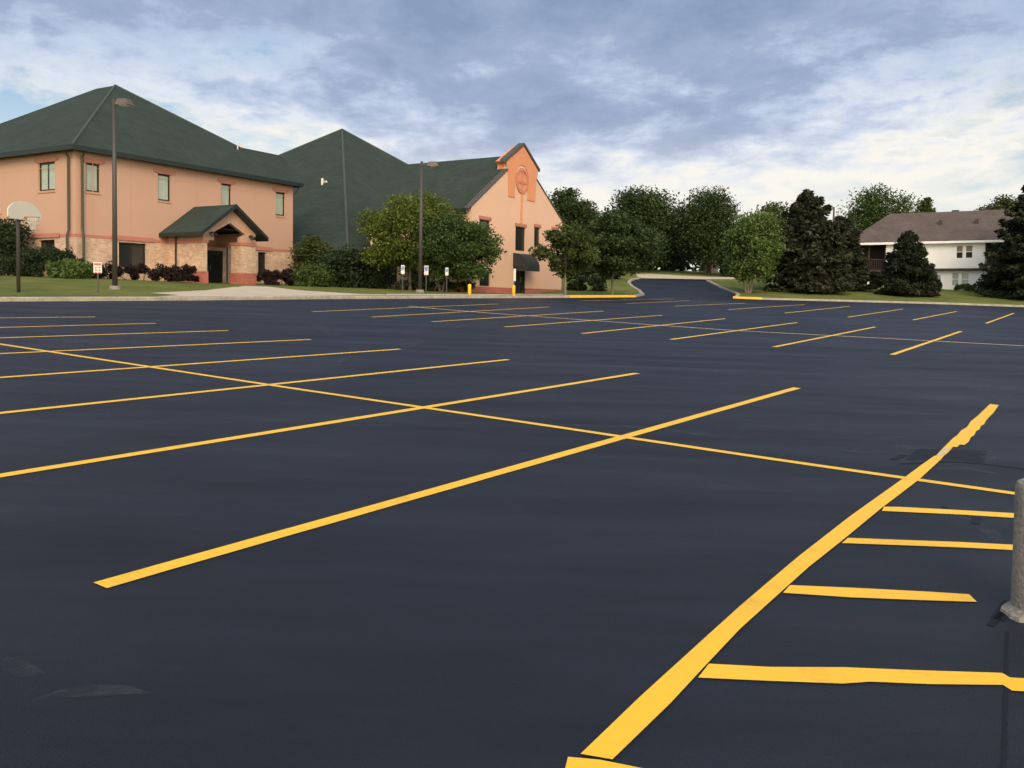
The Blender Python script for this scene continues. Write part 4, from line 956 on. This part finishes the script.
for px, py in ((940.5, 219.5), (977, 219)):
    q3 = facade(H0 + hn * 2.8, hd, hn)(px, py); t = MB(); zz = ze2 + (2.8 + .5) / 5.7 * (zrr - ze2); t.box(q3[0] - .16, q3[0] + .16, 2.6, 3.0, zz - .2, zz + .42); t.build('roof_vent', M['brownwood'], hr)
for px in (904, 920, 955, 985, 1004):
    xx = q2(px, 212)[0]; t = MB(); t.box(xx - .35, xx + .35, 5.35, 5.8, zrr - .3, zrr + .16); t.build('roof_vent', M['brownwood'], hr)

# ------------------------------------------------------------------ tan gatehouse far up the street and a parked car
gb = at(714, 122); GH = thing('gatehouse', 'small tan brick hut beyond the street at the end of the driveway', 'building', gb, R_(15))
hh = pxh(714, 262, 122) - gb.z
w_ = 7.5 / F_PX * 122
wallface([(-w_ / 2, -.3), (w_ / 2, -.3), (w_ / 2, hh), (-w_ / 2, hh)], [(.05, w_ / 2 - .1, .3, 1.6)], lambda s, z, d: (s, d, z)).build('wall', M['tanbrick'], GH)
MB().poly([(-w_ / 2, .3, -.3), (-w_ / 2, 2, -.3), (-w_ / 2, 2, hh), (-w_ / 2, .3, hh)]).poly([(w_ / 2, .3, -.3), (w_ / 2, 2, -.3), (w_ / 2, 2, hh), (w_ / 2, .3, hh)]).poly([(-w_ / 2, 2, -.3), (w_ / 2, 2, -.3), (w_ / 2, 2, hh), (-w_ / 2, 2, hh)]).build('wall', M['tanbrick'], GH)
t = MB(); t.box(-w_ / 2 - .2, w_ / 2 + .2, -.25, 2.2, hh, hh + .22); t.build('roof', M['white'], GH)
t = MB(); t.box(.05, w_ / 2 - .1, .1, .14, .3, 1.6); t.build('window', M['white'], GH)
cb_ = at(677, 146); car = thing('parked_car', 'silver car half hidden beyond the street left of the gatehouse', 'car', cb_, R_(62))
body = [(-2.2, .32), (-2.2, .75), (-1.95, .9), (-1.25, .97), (-.55, 1.42), (.75, 1.44), (1.5, 1.0), (2.1, .92), (2.25, .6), (2.2, .32)]
t = MB(); k = len(body)
for s in (-.85, .85): t.poly([(x, s * (1 if z < 1 else .82), z) for x, z in body])
for i in range(k):
    j = (i + 1) % k; a, b_ = body[i], body[j]; fa, fb = (1 if a[1] < 1 else .82), (1 if b_[1] < 1 else .82)
    t.poly([(a[0], -.85 * fa, a[1]), (b_[0], -.85 * fb, b_[1]), (b_[0], .85 * fb, b_[1]), (a[0], .85 * fa, a[1])])
t.build('body', M['car'], car)
t = MB(); t.poly([(-1.1, -.80, 1.0), (-.5, -.71, 1.36), (.1, -.71, 1.38), (.1, -.82, 1.0)]); t.poly([(.16, -.82, 1.0), (.16, -.71, 1.38), (.7, -.71, 1.37), (1.3, -.80, 1.02)]); t.build('side_window', M['glass'], car)
for x in (-1.4, 1.4):
    for y in (-.8, .8):
        t = MB(); t.tube([(x, y - .1, .33), (x, y + .1, .33)], .33, 16); wh_ = t.build('wheel', M['tyre'], car); t = MB(); t.tube([(x, y - .12, .33), (x, y + .12, .33)], .18, 12); t.build('rim', M['rim'], wh_)

# ------------------------------------------------------------------ lamp posts
def lamp(label, base, H, az, headL=1.0, r0=.085, arm=.35, two=False, lean=0, tilt=0):
    t = thing('street_lamp', label, 'street lamp', base, az, 'parking lot lamp posts')
    b = MB(); b.tube([(0, 0, -.3), (0, 0, .18)], .26, 16); b.build('base', M['oldconcrete'], t)
    b = MB(); b.tube([(0, 0, .1), (lean * .5, 0, H * .5), (lean, 0, H)], [r0 * 1.25, r0 * 1.1, r0 * .85], 10); b.build('pole', M['pole'], t, smooth=True)
    b = MB(); b.box(lean + .0, lean + arm, -.05, .05, H - .22, H - .12); b.build('arm', M['pole'], t)
    x0 = lean + arm
    b = MB(); i = len(b.v)
    b.v += [(x0, -.2, H - .3), (x0 + headL, -.24, H - .3), (x0 + headL, .24, H - .3), (x0, .2, H - .3), (x0 + .08, -.13, H - .02), (x0 + headL - .12, -.18, H - .02), (x0 + headL - .12, .18, H - .02), (x0 + .08, .13, H - .02)]
    b.f += [(0, 3, 2, 1), (4, 5, 6, 7), (0, 1, 5, 4), (1, 2, 6, 5), (2, 3, 7, 6), (3, 0, 4, 7)]
    h = b.build('lamp_head', M['head'], t)
    b = MB(); b.box(x0 + .2, x0 + headL - .1, -.17, .17, H - .33, H - .302); b.build('lens', M['lens'], h)
    return t
b1 = U(115, 289.5, lawn_z); lamp('tall brown lamp post standing before the peach hall', b1, pxh(114, 99, b1.y) - b1.z, R_(-12), headL=.72, arm=.16, r0=.10)
b2 = at(419.8, 55.0); lamp('brown lamp post standing among the trees before the church wing', b2, pxh(421, 161.5, b2.y) - b2.z, R_(-5), headL=.7, arm=.35, r0=.10, lean=.05)
b3 = at(722, 119); lamp('distant lamp post at the driveway in front of the round crowned tree', b3, pxh(722, 188, 119) - b3.z, R_(180), headL=1.0, arm=-.1, r0=.09)
b4 = at(831.5, 118); lamp('distant lamp post peeping between the spruces and the big tree', b4, pxh(831, 207, 118) - b4.z, R_(180), headL=.5, arm=.1, r0=.13)

# ------------------------------------------------------------------ basketball hoop
hb = U(18.5, 292.5, lawn_z); BH = thing('basketball_hoop', 'basketball hoop with cream fan shaped backboard on the grass', 'basketball hoop', hb, R_(78))
yb_ = hb.y; zf = lambda py: pxh(18, py, yb_) - hb.z; sc_ = yb_ / F_PX
b = MB(); b.tube([(0, 0, -.2), (0, 0, zf(224)), (-.05, .0, zf(214))], [.07, .07, .06], 10); b.build('pole', M['pole'], BH, smooth=True)
bw = .88; zb0, zb1 = zf(220), zf(201); bc = Vector((.25, -.35))
out = []
hgt = zb1 - zb0
for x, z in ((-.86, .02), (.86, .02), (1, .12), (1.0, .48), (.86, .68), (.55, .9), (.25, .99), (-.25, .99), (-.55, .9), (-.86, .68), (-1.0, .48), (-1, .12)): out.append((x * bw, z))
b = wallface([(x, zb0 + z * hgt) for x, z in out], [], lambda s, z, d: (s + .15, -.20 + d, z), .05, .05); k = b.poly([(x + .15, -.15, zb0 + z * hgt) for x, z in out]); b.build('backboard', M['cream'], BH)
b = MB(); b.tube([(-.05, 0, zf(216)), (.15, -.145, zf(214))], .04, 6); b.tube([(0, 0, zf(222)), (.15, -.145, zf(218))], .04, 6); b.build('bracket', M['pole'], BH)
rc_ = (.15, -.20 - .15 - .23, zb0 + .12)
b = MB(); pr_ = [(rc_[0] + .23 * math.cos(a), rc_[1] + .23 * math.sin(a), rc_[2]) for a in np.linspace(0, 2 * math.pi, 25)]; b.tube(pr_, .012, 6, cap=False); b.box(rc_[0] - .06, rc_[0] + .06, rc_[1] + .22, -.202, rc_[2] - .02, rc_[2] + .02); b.build('rim', M['hoopred'], BH)
b = MB()
for k in range(12):
    a0, a1 = 2 * math.pi * k / 12, 2 * math.pi * (k + .5) / 12
    for sgn in (1, -1):
        pts = [(rc_[0] + (.23 - .05 * j) * math.cos(a0 + sgn * j * .26), rc_[1] + (.23 - .05 * j) * math.sin(a0 + sgn * j * .26), rc_[2] - .17 * j) for j in range(4)]
        b.tube(pts, .011, 4, cap=False)
b.build('net', M['net'], BH)

# ------------------------------------------------------------------ small signs and bollards
def sign(label, base, H, w, h, m, face, az=0, extra=None, name='parking_sign', group=None, postm='pole'):
    t = thing(name, label, 'sign', base, az, group)
    b = MB(); b.box(-.03, .03, -.02, .02, -.2, H); b.build('post', M[postm], t)
    b = MB(); b.box(-w / 2, w / 2, -.035, -.022, H - h, H + .02); s = b.build('sign_plate', m, t)
    if extra: extra(s, H, w, h)
    return t
def nop(s, H, w, h):
    b = MB(); b.box(-w / 2 + .03, w / 2 - .03, -.039, -.036, H - .12, H - .03); b.build('sign_print', M['redsign'], s)
    b = MB()
    for r in range(3):
        for c in (-1, 1): b.box(c * w * .22 - w * .13, c * w * .22 + w * .13, -.039, -.036, H - .24 - r * .11, H - .19 - r * .11)
    b.build('sign_print', M['hoopred'], s)
def wheel(s, H, w, h):
    b = MB(); b.box(-w * .38, w * .38, -.039, -.036, H - h * .55, H - .05); q = b.build('sign_print', M['blue'], s)
    b = MB(); zc_ = H - h * .34; b.tube([(math.cos(a) * .06, -.043, zc_ + math.sin(a) * .06 - .03) for a in np.linspace(-2.6, 1.2, 12)], .009, 4)
    b.tube([(-.02, -.043, zc_ + .09), (-.015, -.043, zc_ + .02), (.05, -.043, zc_ + .01), (.075, -.043, zc_ - .07)], .011, 4); b.build('sign_symbol', M['white'], q)
s0_ = U(98, 292.8, lawn_z); zz = lambda px, py, b: pxh(px, py, b.y) - b.z
sign('small white and red sign on a low post by the tall lamp', s0_, zz(98, 262.5, s0_), .34, zz(98, 262.5, s0_) - zz(98, 273, s0_), M['white'], 0, R_(10), nop)
G2 = 'accessible parking signs under the church trees'
for i, (px, py, tp, bt, wd, lb) in enumerate(((402.5, 293, 265.5, 274, 3.6, 'blue and white parking sign left of the lamp post under the trees'), (426, 292.5, 266, 275, 4.4, 'whitest parking sign just right of the lamp post under the trees'), (446.5, 293, 268, 275.5, 3.2, 'grey parking sign rightmost under the trees'))):
    b = U(px, py, lawn_z); sign(lb, b, zz(px, tp, b), wd / F_PX * b.y, zz(px, tp, b) - zz(px, bt, b), M['white'], 0, R_(20), wheel, group=G2)
for px, py, tp, lb in ((469.5, 295.2, 284, 'yellow bollard at the left foot of the gabled wall under the tree'), (513.6, 296, 285.2, 'yellow bollard at the awning door with a white sign above it')):
    b = U(px, py, lawn_z); t = thing('bollard', lb, 'bollard', b, 0, 'yellow bollards before the wing')
    hh = zz(px, tp, b); q = MB(); q.tube([(0, 0, -.2), (0, 0, hh - .06), (0, 0, hh - .02), (0, 0, hh)], [.105, .105, .09, .04], 14); q.build('post', M['ycurb'], t, smooth=True)
bs = U(514.2, 295.6, lawn_z); sign('white sign on a thin post behind the door bollard', bs, zz(514, 269, bs), .16, .75, M['white'], 0, R_(30), None)

# concrete pillar at the right edge, broken collar at its foot
cbp = U(1045, 616); r_p = .15
CB = thing('concrete_bollard', 'weathered concrete post cut by the right edge with a broken collar', 'bollard', cbp)
zt_ = P(1044, 482, cbp.y).z - cbp.z
b = MB(); b.tube([(0, 0, -.1), (0, 0, zt_ * .5), (0, 0, zt_ - .035), (0, 0, zt_ - .01), (0, 0, zt_)], [r_p, r_p * .99, r_p * .985, r_p * .93, r_p * .8], 36)
b.build('post', M['oldconcrete'], CB, smooth=False)
rng = random.Random(5); b = MB(); nn = 26
ro = [r_p * (1.10 + .2 * rng.random() + (.22 if 2.6 < a < 3.7 else 0)) for a in np.linspace(0, 2 * math.pi, nn, endpoint=False)]
an = list(np.linspace(0, 2 * math.pi, nn, endpoint=False))
for i in range(nn):
    j = (i + 1) % nn
    b.poly([(ro[i] * math.cos(an[i]), ro[i] * math.sin(an[i]), -.02), (ro[j] * math.cos(an[j]), ro[j] * math.sin(an[j]), -.02), (ro[j] * .93 * math.cos(an[j]), ro[j] * .93 * math.sin(an[j]), .02), (ro[i] * .93 * math.cos(an[i]), ro[i] * .93 * math.sin(an[i]), .02)])
    b.poly([(ro[i] * .93 * math.cos(an[i]), ro[i] * .93 * math.sin(an[i]), .02), (ro[j] * .93 * math.cos(an[j]), ro[j] * .93 * math.sin(an[j]), .02), (r_p * .99 * math.cos(an[j]), r_p * .99 * math.sin(an[j]), .045), (r_p * .99 * math.cos(an[i]), r_p * .99 * math.sin(an[i]), .045)])
b.build('collar', M['oldconcrete'], CB)

for root in (Lb, sa, W_, Hs):
    g = lawn_z(root.location.x, root.location.y); root.location.z = g
    for c in root.children: c.location.z -= g
# ------------------------------------------------------------------ camera
cam = bpy.data.cameras.new('camera'); co = bpy.data.objects.new('camera', cam); C.objects.link(co)
cam.sensor_width = 36; cam.lens = F_PX / 1024 * 36; cam.shift_y = -(384 - CY) / 1024
cam.clip_end = 5000; cam.clip_start = 0.05
co.matrix_world = Matrix.Translation(ORG) @ CAM_ROT.to_4x4()
sc.camera = co

# ------------------------------------------------------------------ light
SUN = Vector((0.14, -0.86, 0.50)).normalized()
el = math.asin(SUN.z); rot = math.atan2(SUN.x, SUN.y)
sl = bpy.data.lights.new('sun', 'SUN'); so = bpy.data.objects.new('sun', sl); C.objects.link(so)
sl.energy = 1.5; sl.angle = R_(30); sl.color = (1.0, 0.93, 0.83)
so.rotation_euler = (-SUN).to_track_quat('-Z', 'Y').to_euler(); so.location = (20, -30, 40)
w = bpy.data.worlds.new('World'); sc.world = w; w.use_nodes = True; nt = w.node_tree; L = nt.links.new
bg = nt.nodes['Background']; bg.inputs['Strength'].default_value = 0.10
sky = N(nt, 'ShaderNodeTexSky', sky_type='NISHITA'); sky.sun_disc = False; sky.sun_elevation = el; sky.sun_rotation = rot; sky.air_density = 1.0; sky.dust_density = 2.0; sky.ozone_density = 1.0
tc = N(nt, 'ShaderNodeTexCoord'); sp = N(nt, 'ShaderNodeSeparateXYZ'); L(tc.outputs['Generated'], sp.inputs[0])
zc = N(nt, 'ShaderNodeMath', operation='MAXIMUM'); zc.inputs[1].default_value = 0.0; L(sp.outputs[2], zc.inputs[0])
za = N(nt, 'ShaderNodeMath', operation='ADD'); za.inputs[1].default_value = 0.18; L(zc.outputs[0], za.inputs[0])
dx = N(nt, 'ShaderNodeMath', operation='DIVIDE'); L(sp.outputs[0], dx.inputs[0]); L(za.outputs[0], dx.inputs[1])
dy = N(nt, 'ShaderNodeMath', operation='DIVIDE'); L(sp.outputs[1], dy.inputs[0]); L(za.outputs[0], dy.inputs[1])
cv = N(nt, 'ShaderNodeCombineXYZ'); L(dx.outputs[0], cv.inputs[0]); L(dy.outputs[0], cv.inputs[1])
mp = N(nt, 'ShaderNodeMapping'); mp.inputs['Location'].default_value = (19.55, 5, 0); mp.inputs['Scale'].default_value = (1.0, 0.85, 1); mp.inputs['Rotation'].default_value = (0, 0, R_(15)); L(cv.outputs[0], mp.inputs[0])
na = N(nt, 'ShaderNodeTexNoise', Scale=0.6, Detail=9.0, Roughness=0.55, Distortion=0.12); L(mp.outputs[0], na.inputs['Vector'])
nb = N(nt, 'ShaderNodeTexNoise', Scale=3.6, Detail=8.0, Roughness=0.62, Distortion=0.15); L(mp.outputs[0], nb.inputs['Vector'])
sm = N(nt, 'ShaderNodeMath', operation='MULTIPLY_ADD'); sm.inputs[1].default_value = 0.62; L(nb.outputs['Fac'], sm.inputs[0]); L(na.outputs['Fac'], sm.inputs[2])
elv = N(nt, 'ShaderNodeMath', operation='MULTIPLY_ADD'); elv.inputs[1].default_value = 1.6; zm = N(nt, 'ShaderNodeMath', operation='MINIMUM'); zm.inputs[1].default_value = 0.30; L(zc.outputs[0], zm.inputs[0]); L(zm.outputs[0], elv.inputs[0]); L(sm.outputs[0], elv.inputs[2])
# thickness -> colour of the cloud: thin = white/cream, thick = blue-grey
K = 10.0
nc = N(nt, 'ShaderNodeTexNoise', Scale=9.0, Detail=6.0, Roughness=0.65); L(mp.outputs[0], nc.inputs['Vector'])
el2 = N(nt, 'ShaderNodeMath', operation='MULTIPLY_ADD'); el2.inputs[1].default_value = 0.16; L(nc.outputs['Fac'], el2.inputs[0]); L(elv.outputs[0], el2.inputs[2])
el3 = N(nt, 'ShaderNodeMath', operation='MULTIPLY_ADD'); el3.inputs[1].default_value = 0.8; el3.inputs[2].default_value = -0.28; L(el2.outputs[0], el3.inputs[0])
ramp = N(nt, 'ShaderNodeValToRGB'); e = ramp.color_ramp.elements
e[0].position = 0.63; e[0].color = (1.10, 1.06, 0.98, 1)
e[1].position = 0.93; e[1].color = (0.29, 0.385, 0.585, 1)
for pos, c in ((0.675, (0.88, 0.93, 1.02, 1)), (0.73, (0.62, 0.72, 0.92, 1)), (0.80, (0.41, 0.51, 0.72, 1))):
    x = ramp.color_ramp.elements.new(pos); x.color = c
L(el3.outputs[0], ramp.inputs[0])
sc1 = N(nt, 'ShaderNodeVectorMath', operation='SCALE'); sc1.inputs['Scale'].default_value = K; L(ramp.outputs[0], sc1.inputs[0])
# cover mask
ms = N(nt, 'ShaderNodeMapRange'); ms.inputs['From Min'].default_value = 0.66; ms.inputs['From Max'].default_value = 0.80; L(sm.outputs[0], ms.inputs[0])
skm = N(nt, 'ShaderNodeVectorMath', operation='SCALE'); skm.inputs['Scale'].default_value = 1.5; L(sky.outputs[0], skm.inputs[0])
mixc = N(nt, 'ShaderNodeMix', data_type='RGBA'); L(ms.outputs[0], mixc.inputs[0]); L(skm.outputs[0], mixc.inputs[6]); L(sc1.outputs[0], mixc.inputs[7])
# bright veil low down and towards the sun
hz = N(nt, 'ShaderNodeMapRange', interpolation_type='SMOOTHSTEP'); hz.inputs['From Min'].default_value = 0.215; hz.inputs['From Max'].default_value = 0.03; hz.inputs['To Max'].default_value = 0.9; L(zc.outputs[0], hz.inputs[0])
mixh = N(nt, 'ShaderNodeMix', data_type='RGBA'); mixh.inputs[7].default_value = (1.08 * K, 1.05 * K, 0.97 * K, 1); L(hz.outputs[0], mixh.inputs[0]); L(mixc.outputs[2], mixh.inputs[6])
dt = N(nt, 'ShaderNodeVectorMath', operation='DOT_PRODUCT'); dt.inputs[1].default_value = SUN; L(tc.outputs['Generated'], dt.inputs[0])
gl = N(nt, 'ShaderNodeMapRange', interpolation_type='SMOOTHSTEP'); gl.inputs['From Min'].default_value = -0.1; gl.inputs['From Max'].default_value = 1.0; gl.inputs['To Min'].default_value = 1.0; gl.inputs['To Max'].default_value = 3.2; L(dt.outputs['Value'], gl.inputs[0])
fin = N(nt, 'ShaderNodeVectorMath', operation='SCALE'); L(mixh.outputs[2], fin.inputs[0]); L(gl.outputs[0], fin.inputs['Scale'])
wm = N(nt, 'ShaderNodeMapRange'); wm.inputs['From Min'].default_value = 0.1; wm.inputs['From Max'].default_value = 1.0; L(dt.outputs['Value'], wm.inputs[0])
wmx = N(nt, 'ShaderNodeMix', data_type='RGBA', blend_type='MULTIPLY'); wmx.inputs[7].default_value = (1.12, 0.95, 0.72, 1); L(wm.outputs[0], wmx.inputs[0]); L(fin.outputs[0], wmx.inputs[6])
L(wmx.outputs[2], bg.inputs['Color'])

vs = sc.view_settings; vs.view_transform = 'Standard'; vs.look = 'None'; vs.gamma = 1; vs.use_curve_mapping = False; vs.exposure = -0.18
sc.cycles.max_bounces = 6
